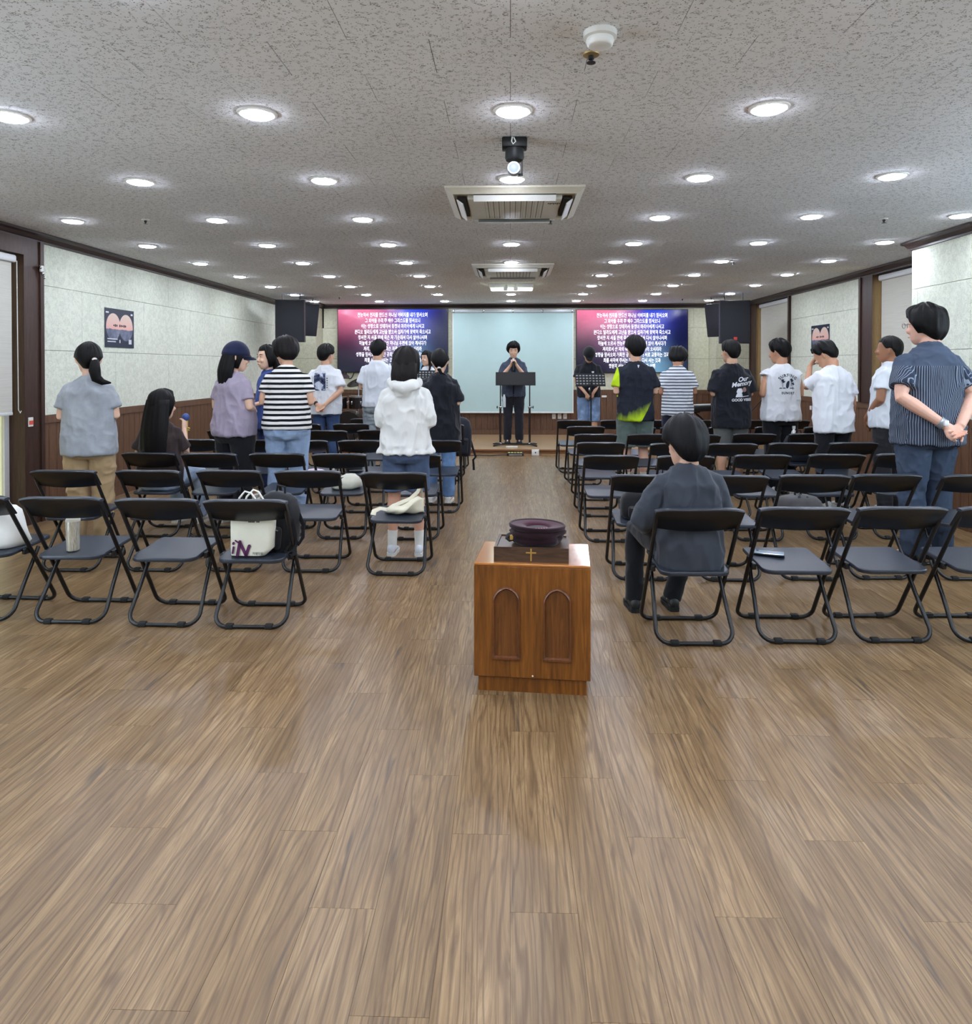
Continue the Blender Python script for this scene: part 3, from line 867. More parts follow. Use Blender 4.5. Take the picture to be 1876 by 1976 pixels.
# wall sockets below the screen
for k, uu in enumerate((1069, 1080, 1090.5)):
    q = at_y(uu, 803, YB - 0.012)
    o = thing('wall_socket', ['leftmost white wall socket in the trio under the screen', 'middle white wall socket in the trio under the screen', 'rightmost white wall socket in the trio under the screen'][k],
              'socket', q, 0, 'wall sockets under the screen')
    MB().rbox(-0.036, 0.036, -0.006, 0.004, -0.055, 0.055, 0.004).build('plate', M_WHITEP, o, True)
    MB().lathe([(0.02, 0.0), (0.02, -0.008), (0.0, -0.0081)], 16, (0, -0.001, 0), 'y').build('outlet', plain('socket_grey', (190, 190, 186), 0.5), o)
q = at_y(1166, 765, YB - .012)
tag(MB().rbox(-.05, .05, -.008, .004, -.02, .02, .004).build('wall_switch', M_WHITEP, None, True, q), 'small white wall switch beside the capped musician', 'switch')
q = at_x(1565, 787, XR - .012)
tag(MB().rbox(-.008, .004, -.03, .03, -.03, .03, .004).build('wall_switch', M_WHITEP, None, True, q), 'small white wall plate on the wainscot left of the bowed white-shirted man', 'switch')

# ------------------------------------------------------------------ hanging loudspeakers
M_GRILL = plain('speaker_grille', (36, 39, 48), 0.7, var=0.15, scale=200.0, bump=0.3)
M_SPKBOX = plain('speaker_box', (30, 32, 38), 0.5, var=0.08, scale=60.0)
M_RED = plain('badge_red', (214, 62, 58), 0.4)
def speaker(loc, w, h, dp, rz, tilt, label, badge=True):
    o = thing('loudspeaker', label, 'loudspeaker', loc, rz, 'hanging loudspeakers')
    o.rotation_euler = (tilt, 0, rz)
    # tapered cabinet: wide face towards -y, narrower back
    k = 0.68
    rings = [[(-w / 2, 0, -h / 2), (w / 2, 0, -h / 2), (w / 2, 0, h / 2), (-w / 2, 0, h / 2)],
             [(-w / 2, dp * .3, -h / 2), (w / 2, dp * .3, -h / 2), (w / 2, dp * .3, h / 2), (-w / 2, dp * .3, h / 2)],
             [(-w / 2 * k, dp, -h / 2 * .97), (w / 2 * k, dp, -h / 2 * .97), (w / 2 * k, dp, h / 2 * .97), (-w / 2 * k, dp, h / 2 * .97)]]
    MB().loft(rings).build('cabinet', M_SPKBOX, o)
    MB().rbox(-w / 2 + .008, w / 2 - .008, -0.022, 0.0, -h / 2 + .008, h / 2 - .008, 0.01).build('grille', M_GRILL, o, True)
    if badge: MB().rbox(-0.028, 0.028, -0.026, -0.02, -h / 2 + 0.055, -h / 2 + 0.105, 0.004).build('badge', M_RED, o, True)
    for sx in (-1, 1):
        MB().tube([(sx * w * 0.3, dp * .3, h / 2 - .01), (sx * w * 0.3, dp * .3 - (CEIL - loc[2] - h / 2) * math.sin(tilt), h / 2 + (CEIL - loc[2] - h / 2) / math.cos(tilt) + .004)], 0.006, 6).build('hanger', M_BLACKM, o)
    MB().box(-0.02, 0.02, dp * .5, dp * .54, 0.06, 0.12).build('handle_recess', M_BLACKM, o)
    return o
ys = 11.9
c = at_y(570, 619, ys); t0 = at_y(532, 577, ys); t1 = at_y(609, 660, ys)
sw = (at_y(587, 600, ys).x - at_y(532, 600, ys).x); sh = at_y(560, 578, ys).z - at_y(560, 660, ys).z
speaker(at_y(559, 619, ys), sw, sh, .34, 0.06, 0.0, 'black loudspeaker hanging at the left end of the stage, facing the hall')
speaker(at_y(593, 617, 12.7), sw * .98, sh * .82, .30, 0.95, 0.16, 'black loudspeaker turned towards the stage behind the left hanging one', False)
speaker(at_y(1419, 621, ys), sw, sh, .34, -0.06, 0.0, 'black loudspeaker hanging at the right end of the stage, facing the hall')
speaker(at_y(1384, 618, 12.7), sw * .98, sh * .82, .30, -0.95, 0.16, 'black loudspeaker turned towards the stage behind the right hanging one', False)

# ------------------------------------------------------------------ posters
def mat_poster():
    t = NT('poster_print', 0.35, spec=0.4)
    x, y, z = t.sep(t.obj())                    # local x -.5...5, z -.5...5 scaled by aspect in geometry uv-free
    zz = t.math('DIVIDE', z, 1.4)
    def oval(cx, w):
        dx = t.math('DIVIDE', t.math('SUBTRACT', x, cx), w); dz = t.math('DIVIDE', t.math('SUBTRACT', z, 0.02), 0.255)
        return t.math('LESS_THAN', t.math('ADD', t.math('POWER', t.math('ABSOLUTE', dx), 2.0), t.math('POWER', t.math('ABSOLUTE', dz), 2.0)), 1.0)
    m = t.math('MAXIMUM', oval(-0.22, 0.24), oval(0.22, 0.24))
    sky = t.ramp(t.math('MULTIPLY_ADD', z, 1.4, 0.5), [(0.42, srgb(236, 170, 160)), (0.6, srgb(232, 190, 178)), (0.95, srgb(222, 208, 192))])
    n = t.noise(t.obj(), 5.0, 4)
    rock = t.ramp(n, [(0.3, srgb(70, 78, 102)), (0.6, srgb(120, 126, 146)), (0.75, srgb(160, 164, 178))])
    hor = t.math('GREATER_THAN', t.math('ADD', z, t.math('MULTIPLY', n, 0.06)), 0.01)
    c = t.mix(m, srgb(34, 40, 60), t.mix(hor, rock, sky))
    t.color(c)
    return t.m
M_POSTER = mat_poster()
M_INK = plain('ink_dark', (50, 26, 34), 0.6); M_INKW = plain('ink_white', (216, 218, 226), 0.6)
def poster(x, sgn, u0, u1, vm, v0, v1, label):
    p0 = at_x(u0, vm, x); p1 = at_x(u1, vm, x)
    a = at_x((u0 + u1) / 2, v0, x); b = at_x((u0 + u1) / 2, v1, x)
    w = abs(p1.y - p0.y); h = a.z - b.z
    o = thing('poster', label, 'poster', (x, (p0.y + p1.y) / 2, (a.z + b.z) / 2), -sgn * PI / 2, 'wall posters')
    k = w                                            # geometry in unit width, scaled
    sheet = MB().box(-.5, .5, -0.002 / w, 0.0, -h / w / 2, h / w / 2).build('sheet', M_POSTER, o); sheet.scale = (w, w, w)
    for k in range(9):                           # one line of small dark lettering, too blurred to read
        if k == 3: continue
        x0 = (-0.22 + k * 0.05) * w; hh = (0.028 + 0.010 * ((k * 5) % 3)) * w
        MB().box(x0, x0 + 0.036 * w, -0.0026, -0.002, 0.05 * w - hh / 2, 0.05 * w + hh / 2).build('print_mark', M_INK, o)
    H = h / w / 2
    for (px, pz, ww, hh) in ((-.42, H - .08, .10, .03), (.42, H - .08, .07, .035), (-.25, -H + .16, .34, .02), (-.28, -H + .11, .28, .02), (.0, -H + .12, .03, .06), (.36, -H + .12, .10, .09)):
        MB().box((px - ww / 2) * w, (px + ww / 2) * w, -0.0026, -0.002, (pz - hh / 2) * w, (pz + hh / 2) * w).build('print_mark', M_INKW, o)
    return o
poster(XL + 0.004, -1, 202, 258, 633, 597, 671, 'dark poster with pink double-oval picture on the left wall')
poster(XR - 0.004, 1, 1566, 1601, 655, 627, 681, 'dark poster with pink double-oval picture on the right wall')
# ------------------------------------------------------------------ folding chairs
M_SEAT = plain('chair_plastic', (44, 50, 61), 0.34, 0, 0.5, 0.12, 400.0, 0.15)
M_BACKR = plain('chair_back_plastic', (14, 15, 19), 0.3, 0, 0.5, 0.12, 400.0, 0.0)
M_TUBE = plain('chair_tube', (17, 18, 21), 0.34, 0.0, 0.5, 0.1)
M_CAP = plain('rubber_cap', (16, 16, 17), 0.7)
CH_TOP = 0.725
def arc_pts(c, r, a0, a1, n, f):
    return [f(c[0] + r * math.cos(a0 + (a1 - a0) * k / n), c[1] + r * math.sin(a0 + (a1 - a0) * k / n)) for k in range(n + 1)]
def u_loop(hw, top_y, top_z, foot_y, foot_z, r=0.06, top_hw=None):
    """points of a U-shaped tube: down one side, across the floor, up the other; lies in a tilted plane"""
    top_hw = top_hw or hw
    D = Vector((0, foot_y - top_y, foot_z - top_z)); L = D.length; D.normalize()
    def P(x, s): return Vector((x, top_y, top_z)) + D * s
    pts = [P(-top_hw, 0), P(-(top_hw + hw) / 2, L * 0.5)]
    n = 6
    for k in range(n + 1):
        a = PI + (PI / 2) * k / n
        pts.append(P(-hw + r + r * math.cos(a), L - r - r * math.sin(a)))
    for k in range(n + 1):
        a = -PI / 2 + (PI / 2) * k / n
        pts.append(P(hw - r + r * math.cos(a), L - r - r * math.sin(a)))
    pts += [P((top_hw + hw) / 2, L * 0.5), P(top_hw, 0)]
    return pts
def make_chair():
    c = thing('folding_chair', 'x', 'chair')
    R = 0.0115
    # long frame: back posts running down to the front foot bar
    MB().tube(u_loop(0.213, 0.012, CH_TOP - 0.02, 0.435, R, 0.06), R, 8).build('front_frame', M_TUBE, c, True, angle=60)
    # rear legs
    MB().tube(u_loop(0.200, 0.315, 0.365, 0.062, R, 0.07, 0.182), R, 8).build('rear_frame', M_TUBE, c, True, angle=60)
    # backrest: curved plate wrapped over the posts
    sl = (0.435 - 0.012) / (CH_TOP - 0.02 - 0.0115)
    rings = []
    nseg = 12
    for k in range(nseg + 1):
        t = -1 + 2 * k / nseg
        hw_t, hw_b = 0.226, 0.222
        bow = -0.014 * (1 - t * t)                    # bulges towards the rear
        drop = 0.004 * t * t * t * t * 3
        up = 0.010 * (1 - t * t)
        zt, zb = CH_TOP - drop, CH_TOP - 0.128 + 0.0 + 0.016 * t * t
        yt, yb = -0.004 + bow, -0.004 + 0.128 * sl + bow
        th = 0.024
        rings.append([(t * hw_t, yt - 0.006, zt - 0.005), (t * hw_t, yt, zt), (t * hw_t, yt + th - 0.004, zt), (t * hw_t, yt + th, zt - 0.005),
                      (t * hw_b, yb + th, zb), (t * hw_b, yb + th - 0.006, zb - 0.004), (t * hw_b, yb - 0.006, zb)])
    MB().loft(rings).build('backrest', M_BACKR, c, True, angle=50)
    rings = []                                        # rolled lip along the backrest top; lighter seat colour paints in ceiling sheen
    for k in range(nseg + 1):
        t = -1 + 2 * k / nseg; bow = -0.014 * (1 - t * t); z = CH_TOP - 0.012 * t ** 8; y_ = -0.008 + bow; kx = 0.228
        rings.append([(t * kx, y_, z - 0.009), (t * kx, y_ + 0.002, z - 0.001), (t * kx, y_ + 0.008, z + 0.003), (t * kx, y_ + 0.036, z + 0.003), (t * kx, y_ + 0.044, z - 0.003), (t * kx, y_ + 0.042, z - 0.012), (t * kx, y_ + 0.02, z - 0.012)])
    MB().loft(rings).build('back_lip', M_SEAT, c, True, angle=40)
    # seat: slab with rounded rear corners, front edge slightly raised
    y0, y1, hw, r = 0.055, 0.425, 0.183, 0.055
    poly = [(-hw + 0.012, y1), (-hw, y1 - 0.012), (-hw, y0 + r)]
    poly += [(-hw + r - r * math.cos(PI / 2 * k / 5), y0 + r - r * math.sin(PI / 2 * k / 5)) for k in range(1, 6)]
    poly += [(hw - r + r * math.sin(PI / 2 * k / 5), y0 + r - r * math.cos(PI / 2 * k / 5)) for k in range(0, 6)]
    poly += [(hw, y1 - 0.012), (hw - 0.012, y1)]
    def zs(y): return 0.385 + 0.028 * (y - y0) / (y1 - y0) - 0.006 * math.sin(PI * (y - y0) / (y1 - y0))
    def ring(k, dz): return [(x * k, (y - 0.24) * k + 0.24, zs(y) + dz) for x, y in poly]
    MB().loft([ring(0.985, -0.022), ring(1.0, -0.017), ring(1.0, -0.004), ring(0.985, 0.0)]).build('seat', M_SEAT, c, True, angle=35)
    for sx in (-1, 1):
        MB().rbox(sx * 0.196 - 0.012, sx * 0.196 + 0.012, 0.175, 0.235, 0.352, 0.388, 0.006).build('hinge', M_TUBE, c, True)
        for (yy, bx) in ((0.435, 0.12), (0.062, 0.11)):
            MB().rbox(sx * bx - 0.022, sx * bx + 0.022, yy - 0.016, yy + 0.016, 0.0, 0.029, 0.006).build('foot_cap', M_CAP, c, True)
    return c
chair0 = make_chair(); chair_used = False
CHAIRS = {}
ROWS = {
 'L1': [(-64, 957), (115, 960), (300, 963), (472, 965)],
 'L2': [(120, 908), (284, 908), (440, 908), (593, 909), (759, 912)],
 'L3': [(286, 874), (402, 875), (533, 875), (654, 876), (797, 877)],
 'L4': [(372, 848), (480, 849), (587, 850), (697, 850), (845, 850)],
 'L5': [(438, 830), (535, 830), (631, 831), (728, 830), (838, 830)],
 'L6': [(500, 816), (584, 818), (677, 818), (765, 818), (860, 819)],
 'L7': [(610, 808), (708, 808), (790, 808), (870, 809)],
 'R1': [(1351, 982), (1554, 980), (1744, 979), (1940, 979)],
 'R2': [(1246, 917), (1417, 918), (1574, 917), (1714, 916), (1888, 917)],
 'R3': [(1180, 879), (1324, 880), (1473, 878), (1617, 877), (1748, 876)],
 'R4': [(1160, 854), (1302, 856), (1415, 856), (1532, 855), (1649, 854)],
 'R5': [(1150, 838), (1252, 838), (1350, 839), (1457, 837), (1565, 837)],
 'R6': [(1131, 823), (1229, 824), (1312, 824), (1405, 824), (1495, 824), (1590, 824)],
 'R7': [(1108, 811), (1192, 811), (1272, 811), (1357, 811), (1444, 811), (1530, 811)],
}
CH_LABEL = {('L1', 0): 'black folding chair cut off by the left edge, white bag on its seat', ('L1', 1): 'black folding chair with a striped tumbler on its seat',
            ('L1', 2): 'empty black folding chair between the tumbler chair and the tote bag chair', ('L1', 3): 'black folding chair with the cream tote bag and black backpack',
            ('L2', 4): 'black folding chair with a crumpled cream cloth bag on its seat, by the aisle', ('R1', 0): 'black folding chair under the seated man in dark grey',
            ('R1', 1): 'black folding chair with a phone on its seat', ('R1', 3): 'black folding chair cut off by the right edge, nearest row',
            ('L3', 0): 'black folding chair under the seated long-haired woman', ('R2', 0): 'black folding chair by the aisle with a black bag on its seat',
            ('R2', 2): 'black folding chair with a grey striped backpack on its seat'}
RJ = random.Random(3)
for row, lst in ROWS.items():
    k = int(row[1]) - 1
    for i, (u, v) in enumerate(lst):
        p = at_z(u, v, CH_TOP)
        nth = (len(lst) - 1 - i) if row[0] == 'L' else i
        side = 'left' if row[0] == 'L' else 'right'
        lab = CH_LABEL.get((row, i), f'black folding chair {side} of the aisle, {ORD[k]} row from the camera, {ORD[nth]} from the aisle')
        loc = (p.x, p.y, 0.0); rz = RJ.uniform(-0.035, 0.035)
        if row == 'L1' and i == 0: rz = -0.05
        if not chair_used:
            chair0.location = loc; chair0.rotation_euler = (0, 0, rz); chair0['label'] = lab; chair0['group'] = 'black folding chairs'; c = chair0; chair_used = True
        else:
            c = copy_thing(chair0, loc, rz, lab, 'black folding chairs')
        CHAIRS[(row, i)] = (Vector(loc), rz, c)

def on_seat(row, i, dx=0.0, dy=0.24, dz=0.0):
    loc, rz, _ = CHAIRS[(row, i)]
    x = loc.x + dx * math.cos(rz) - dy * math.sin(rz); y = loc.y + dx * math.sin(rz) + dy * math.cos(rz)
    return Vector((x, y, 0.385 + 0.028 * (dy - 0.055) / 0.37 + dz)), rz

# ------------------------------------------------------------------ lectern, offering box, velvet bag
M_LECT = mat_wood('lectern_wood', srgb(84, 46, 13), srgb(122, 72, 23), srgb(150, 94, 36), 0.34, 'z', 0.55, 0.2, wavy=2.4)
M_LECTP = mat_wood('lectern_panel_wood', srgb(74, 40, 14), srgb(104, 60, 24), srgb(126, 78, 36), 0.32, 'z', 0.7, 0.2, wavy=3.5)
M_LECTT = mat_wood('lectern_top_wood', srgb(150, 92, 40), srgb(176, 112, 52), srgb(192, 128, 66), 0.22, 'x', 0.6, 1.0)
M_MOULD = mat_wood('lectern_moulding', srgb(74, 38, 15), srgb(104, 58, 26), srgb(126, 74, 36), 0.3, 'z', 0.8, 0.3)
LW, LD, LH, LB = 0.516, 0.385, 0.577, 0.07
lec = thing('lectern', 'low wooden lectern with two arched panels in the aisle', 'lectern', (0.095, 3.108, 0), -0.085)
MB().box(-LW / 2 + .018, LW / 2 - .018, 0.018, LD - 0.018, 0, LB).build('plinth', M_LECT, lec)
MB().rbox(-LW / 2, LW / 2, 0, LD, LB, LH - 0.012, 0.003, 1).build('body', M_LECT, lec)
MB().rbox(-LW / 2, LW / 2, -0.001, LD + .001, LH - 0.012, LH, 0.003, 1).build('top', M_LECTT, lec)
def arch(w, h, n=10):
    """pointed arch outline, base at 0, returned anticlockwise"""
    R = w * 0.60; ys = h - math.sqrt(R * R - (R - w / 2) ** 2)
    pts = [(-w / 2, 0), (w / 2, 0), (w / 2, ys)]
    a1 = math.acos((R - w / 2) / R)
    pts += [(w / 2 - R + R * math.cos(a1 * k / n), ys + R * math.sin(a1 * k / n)) for k in range(1, n + 1)]
    pts += [(-(w / 2 - R + R * math.cos(a1 * k / n)), ys + R * math.sin(a1 * k / n)) for k in range(n - 1, -1, -1)]
    return pts
for xc in (-0.112, 0.112):
    out, inn = arch(0.128, 0.322), arch(0.100, 0.292)
    zb = 0.155
    pn = MB().prism([(x + xc, z + zb + .014) for x, z in inn], -0.002, 0.002).build('arched_panel', M_LECTP, lec)
    m = MB()
    prof = [(0.0, 0.001), (0.15, -0.008), (0.5, -0.012), (0.85, -0.006), (1.0, -0.001)]
    inn2 = arch(0.100, 0.292)
    rings = []
    for t, yy in prof:
        rings.append([(xc + a[0] * (1 - t) + b[0] * t, yy, zb + a[1] * (1 - t) + (b[1] + 0.014) * t) for a, b in zip(out, inn2)])
    m.loft(rings, cap=False).build('arch_moulding', M_MOULD, pn, True)
    MB().rbox(xc - 0.062, xc + 0.062, -0.012, 0.0, zb - .004, zb + 0.010, 0.003).build('arch_sill', M_MOULD, pn)
MB().ell((0.004, -0.001, LB + .012), (0.004, 0.003, 0.004)).build('white_pin', M_WHITEP, lec)

M_WALNUT = mat_wood('walnut', srgb(48, 32, 22), srgb(76, 54, 40), srgb(94, 70, 52), 0.4, 'x', 0.9, wavy=2.5)
M_GOLD = plain('gold', (226, 190, 116), 0.3, 0.9, var=0.03)
Rl = Matrix.Rotation(-0.085, 3, 'Z')
bp = Vector((0.095, 3.108, LH)) + Rl @ Vector((-0.005, 0.03, 0))
bx = thing('offering_box', 'dark walnut box with a gold cross on top of the lectern', 'box', bp, -0.085)
BW, BD, BH = 0.334, 0.245, 0.066
b_ = MB().box(-BW / 2, BW / 2, 0, 0.012, 0, BH).box(-BW / 2, BW / 2, BD - .012, BD, 0, BH).box(-BW / 2, -BW / 2 + .012, 0.012, BD - .012, 0, BH).box(BW / 2 - .012, BW / 2, 0.012, BD - .012, 0, BH)
b_.build('sides', M_WALNUT, bx)
MB().box(-BW / 2 + .012, BW / 2 - .012, .012, BD - .012, 0.0, BH - 0.006).build('lid', M_WALNUT, bx)
MB().box(-0.0035, 0.0035, -0.002, 0.0, 0.006, 0.062).box(-0.023, -0.0035, -0.002, 0, 0.040, 0.0465).box(0.0035, 0.023, -0.002, 0, 0.040, 0.0465).build('cross', M_GOLD, bx)
M_VELVET = cloth('burgundy_velvet', (34, 12, 21), 0.25); M_VELVET2 = cloth('burgundy_band', (62, 22, 38), 0.12)
vb = thing('offering_bag', 'burgundy velvet offering bag with a ring top on the walnut box', 'bag', bp + Rl @ Vector((0.022, 0.118, BH - 0.006)), 0.2)
rings = []; NV = 48
for (r, z, amp) in ((0.02, 0.001, 0), (0.095, 0.0, .003), (0.108, 0.012, .006), (0.112, 0.028, .008), (0.104, 0.036, .005), (0.118, 0.048, .008), (0.122, 0.06, .005), (0.112, 0.07, .002)):
    rings.append([((r + amp * math.sin(5 * a + z * 60) + amp * .6 * math.sin(11 * a)) * 1.06 * math.cos(a), (r + amp * math.sin(5 * a + z * 60)) * .92 * math.sin(a), z) for a in [2 * PI * k / NV for k in range(NV)]])
MB().loft(rings).build('velvet_pouch', M_VELVET, vb, True, angle=180)
def ringz(r, z, t): return [(r * 1.06 * math.cos(a), r * .92 * math.sin(a), z + t * math.cos(a)) for a in [2 * PI * k / NV for k in range(NV)]]
MB().loft([ringz(.112, .068, -.004), ringz(.122, .072, -.006), ringz(.124, .084, -.006), ringz(.118, .090, -.006), ringz(.112, .086, -.006)], False).build('rim', M_VELVET, vb, True, angle=180)
MB().loft([ringz(.112, .085, -.006), ringz(.07, .082, -.005), ringz(.05, .074, -.004), ringz(.044, .03, 0), ringz(.002, .02, 0)], False).build('gathered_top', M_VELVET2, vb, True, angle=180)
for k in range(5):
    a = -PI / 2 + (k - 2) * 0.13
    MB().box(-.003, .003, -.004, .004, 0, .0012).build('gold_letter', plain('pink_thread', (196, 134, 150), .8), vb, False, (0.088 * 1.06 * math.cos(a), 0.088 * .92 * math.sin(a), 0.0845))
MB().tube([(-0.126, -0.02, 0.05), (-0.142, -0.024, 0.045), (-0.148, -0.026, 0.035), (-0.136, -0.028, 0.026), (-0.12, -0.026, 0.03)], 0.010, 8).build('handle', M_BLACKP, vb, True)
MB().rbox(-0.138, -0.122, -0.046, -0.036, 0.028, 0.052, 0.003).build('gold_clip', M_GOLD, vb)

# ------------------------------------------------------------------ bags and small things on chairs
M_CREAM = cloth('cream_canvas', (216, 215, 200), 0.05); M_PURPLE = cloth('purple_print', (88, 44, 84), 0.12); M_INKB = cloth('ink_print', (50, 48, 50))
M_NYLON = cloth('black_nylon', (24, 25, 30), 0.2, 0.6); M_NYLON2 = cloth('grey_nylon', (62, 60, 62), 0.2, 0.7); M_STRAP = cloth('strap_web', (20, 20, 24), 0.15, 0.7)
M_CORD = plain('white_cord', (232, 230, 222), 0.7)
# tote bag with the purple mark
pos, rz = on_seat('L1', 3, -0.002, 0.13)
tb = thing('tote_bag', 'cream canvas tote bag printed with purple iN letters', 'bag', pos, rz - 0.02)
TWd, THt = 0.245, 0.235
def tote_ring(z, w, dpt, skew=0.0):
    pts = []
    for k in range(24):
        a = 2 * PI * k / 24
        cx = math.copysign(abs(math.cos(a)) ** 0.35, math.cos(a)) * w / 2; cy = math.copysign(abs(math.sin(a)) ** 0.5, math.sin(a)) * dpt / 2
        pts.append((cx + skew, cy, z))
    return pts
rings = [tote_ring(0.004, TWd - 0.055, 0.07, -.022), tote_ring(0.006, TWd - .05, .08, -.02), tote_ring(0.045, TWd - 0.006, .085, 0), tote_ring(0.12, TWd, .075, 0.002), tote_ring(THt, TWd + 0.012, .05, 0.004)]
MB().loft(rings).build('bag_body', M_CREAM, tb, True, angle=50)
for s in (-1, 1):
    yy = s * 0.02
    pts = [(-0.075 + 0.01 * s, yy, THt - .03), (-0.072 + .01 * s, yy * 1.1, THt + .03), (-0.055 + .012 * s, yy * 1.2, THt + .09), (-0.02 + .014 * s, yy * 1.3, THt + .128), (0.012 + .012 * s, yy * 1.2, THt + .118), (0.045 + .01 * s, yy * 1.1, THt + .07), (0.058 + .008 * s, yy, THt), (0.06, yy, THt - .03)]
    MB().tube(pts, 0.0055, 8).build('handle', M_CORD, tb, True)
fy = -0.045
def stroke(p, q, r):
    m = MB(); d = Vector((q[0] - p[0], q[1] - p[1])); L = d.length; d /= L; n = Vector((-d.y, d.x)); out = []
    for k in range(9):
        a = PI / 2 + PI * k / 8; out.append((p[0] + r * (d.x * math.cos(a) + n.x * math.sin(a)), p[1] + r * (d.y * math.cos(a) + n.y * math.sin(a))))
    for k in range(9):
        a = -PI / 2 + PI * k / 8; out.append((q[0] + r * (d.x * math.cos(a) + n.x * math.sin(a)), q[1] + r * (d.y * math.cos(a) + n.y * math.sin(a))))
    return out
for (p, q, r) in (((-.098, .022), (-.092, .055), .0055), ((-.094, .074), (-.092, .078), .0065), ((-.082, .092), (-.066, .081), .004), ((-.070, .012), (-.056, .085), .009), ((-.055, .078), (-.022, .010), .009), ((-.022, .010), (-.004, .062), .009)):
    MB().prism(stroke(p, q, r), fy - .0006, fy + .001).build('purple_mark', M_PURPLE, tb)
def tote_txt(s, size, x, z):
    me = text_mesh(s, size, 0.0004); me.transform(face_cam(x, fy, z)); put('lettering', me, M_INKB, tb)
tote_txt('자연드림', 0.016, 0.045, 0.020)
for (z, x0, n) in ((0.212, -.035, 11), (0.197, -.008, 8)):                 # two lines of print cut off by the chair back
    for k in range(n):
        if k in (4, 7): continue
        MB().box(x0 + k * .0092, x0 + k * .0092 + .0066, fy - .0004, fy + .001, z - .004, z + .004).build('print_mark', M_INKB, tb)

def backpack(name_label, pos, rz, w, h, d, mat, tilt=(0, 0, 0), pocket=True, strap_loops=()):
    o = thing('backpack', name_label, 'backpack', pos, rz)
    o.rotation_euler = (tilt[0], tilt[1], rz)
    def rg(z, k, kd, dy=0):
        return [(math.copysign(abs(math.cos(a)) ** .55, math.cos(a)) * w / 2 * k, math.copysign(abs(math.sin(a)) ** .6, math.sin(a)) * d / 2 * kd + dy, z) for a in [2 * PI * i / 28 for i in range(28)]]
    MB().loft([rg(0.0, .86, .8), rg(.02, .98, .98), rg(h * .35, 1.0, 1.0), rg(h * .7, .95, .88), rg(h * .9, .78, .66), rg(h * .98, .5, .4), rg(h, .2, .2)]).build('pack_body', mat, o, True, angle=180)
    if pocket:
        MB().rbox(-w * .36, w * .36, -d * .62, -d * .40, h * .08, h * .48, .02, 3).build('front_pocket', mat, o, True)
        MB().tube([(-w * .32, -d * .625, h * .44), (0, -d * .635, h * .45), (w * .32, -d * .625, h * .44)], .003, 5).build('zip', M_CHROME, o, True)
    MB().tube([(-.03, 0, h * .97), (-.025, 0, h + .035), (.025, 0, h + .035), (.03, 0, h * .97)], .007, 6).build('top_handle', M_STRAP, o, True)
    for pts in strap_loops:
        MB().tube(pts, [(.014, .004)] * len(pts), 8).build('strap', M_STRAP, o, True)
    return o
pos, rz = on_seat('L1', 3, 0.085, 0.27)
backpack('black backpack leaning on the tote bag chair', pos, rz - .35, .25, .33, .17, M_NYLON, (0.05, 0.14, 0),
         strap_loops=[[(.10, .04, .22), (.15, .03, .16), (.175, .0, .10), (.16, -.01, .06), (.12, -.01, .07)], [(.11, -.03, .20), (.15, -.04, .12), (.165, -.05, .02), (.14, -.06, -.02), (.11, -.06, .02), (.13, -.05, .07)]])
pos, rz = on_seat('R2', 0, 0.01, 0.22)
backpack('black bag slumped on the aisle seat before the seated man', pos, rz, .30, .20, .20, M_NYLON, (0, 0.0, 0), True)
pos, rz = on_seat('R2', 2, -0.02, 0.25)
backpack('grey striped backpack lying on a seat right of the seated man', pos, rz + .5, .32, .15, .26, M_NYLON2, (0, 0, 0), False,
         [[(-.13, -.11, .05), (-.05, -.06, .145), (.05, .02, .150), (.12, .09, .08)], [(-.05, -.13, .05), (.02, -.07, .14), (.10, .0, .13), (.15, .05, .06)]])
# white bag at the left edge
pos, rz = on_seat('L1', 0, 0.05, 0.20)
wb = thing('white_bag', 'crumpled white cloth bag on the chair at the left edge', 'bag', pos, 0.2)
rings = []
for (z, k) in ((0.0, .9), (.03, 1.06), (.09, 1.0), (.16, .9), (.21, .72), (.235, .5)):
    rings.append([((.13 + .012 * math.sin(3 * a + z * 30)) * k * math.cos(a), (.085 + .01 * math.sin(4 * a + z * 50)) * k * math.sin(a), z) for a in [2 * PI * i / 32 for i in range(32)]])
MB().loft(rings).build('bag_body', cloth('white_cotton', (222, 222, 218), .05), wb, True, angle=180)
MB().tube([(-.05, 0, .22), (-.03, -.01, .255), (.03, .0, .25), (.06, .01, .2)], [(.012, .003)] * 4, 8).build('handle', cloth('white_cotton', (222, 222, 218)), wb, True)
# striped tumbler
def mat_tumbler():
    t = NT('tumbler_print', 0.25, spec=.5); t.b.inputs['Metallic'].default_value = 0.35
    x, y, z = t.sep(t.obj())
    ang = t.math('ARCTAN2', y, x)
    n = t.noise(t.comb(t.math('MULTIPLY', ang, 2.6), t.math('MULTIPLY', z, 2.0), 0.0), 2.6, 3, .6)
    t.color(t.ramp(n, [(0.3, srgb(70, 74, 82)), (0.42, srgb(206, 204, 196)), (0.5, srgb(150, 138, 100)), (0.58, srgb(210, 208, 204)), (0.7, srgb(92, 92, 98))]))
    return t.m
pos, rz = on_seat('L1', 1, -0.02, 0.15)
tm = thing('tumbler', 'tall striped steel tumbler standing on the chair seat at left', 'tumbler', pos)
MB().lathe([(.030, 0), (.034, .004), (.036, .09), (.038, .165), (.037, .172)], 28).build('cup', mat_tumbler(), tm, True)
MB().lathe([(.038, .168), (.039, .178), (.034, .186), (0, .188)], 28).build('lid', plain('tumbler_lid', (196, 192, 180), .35), tm, True)
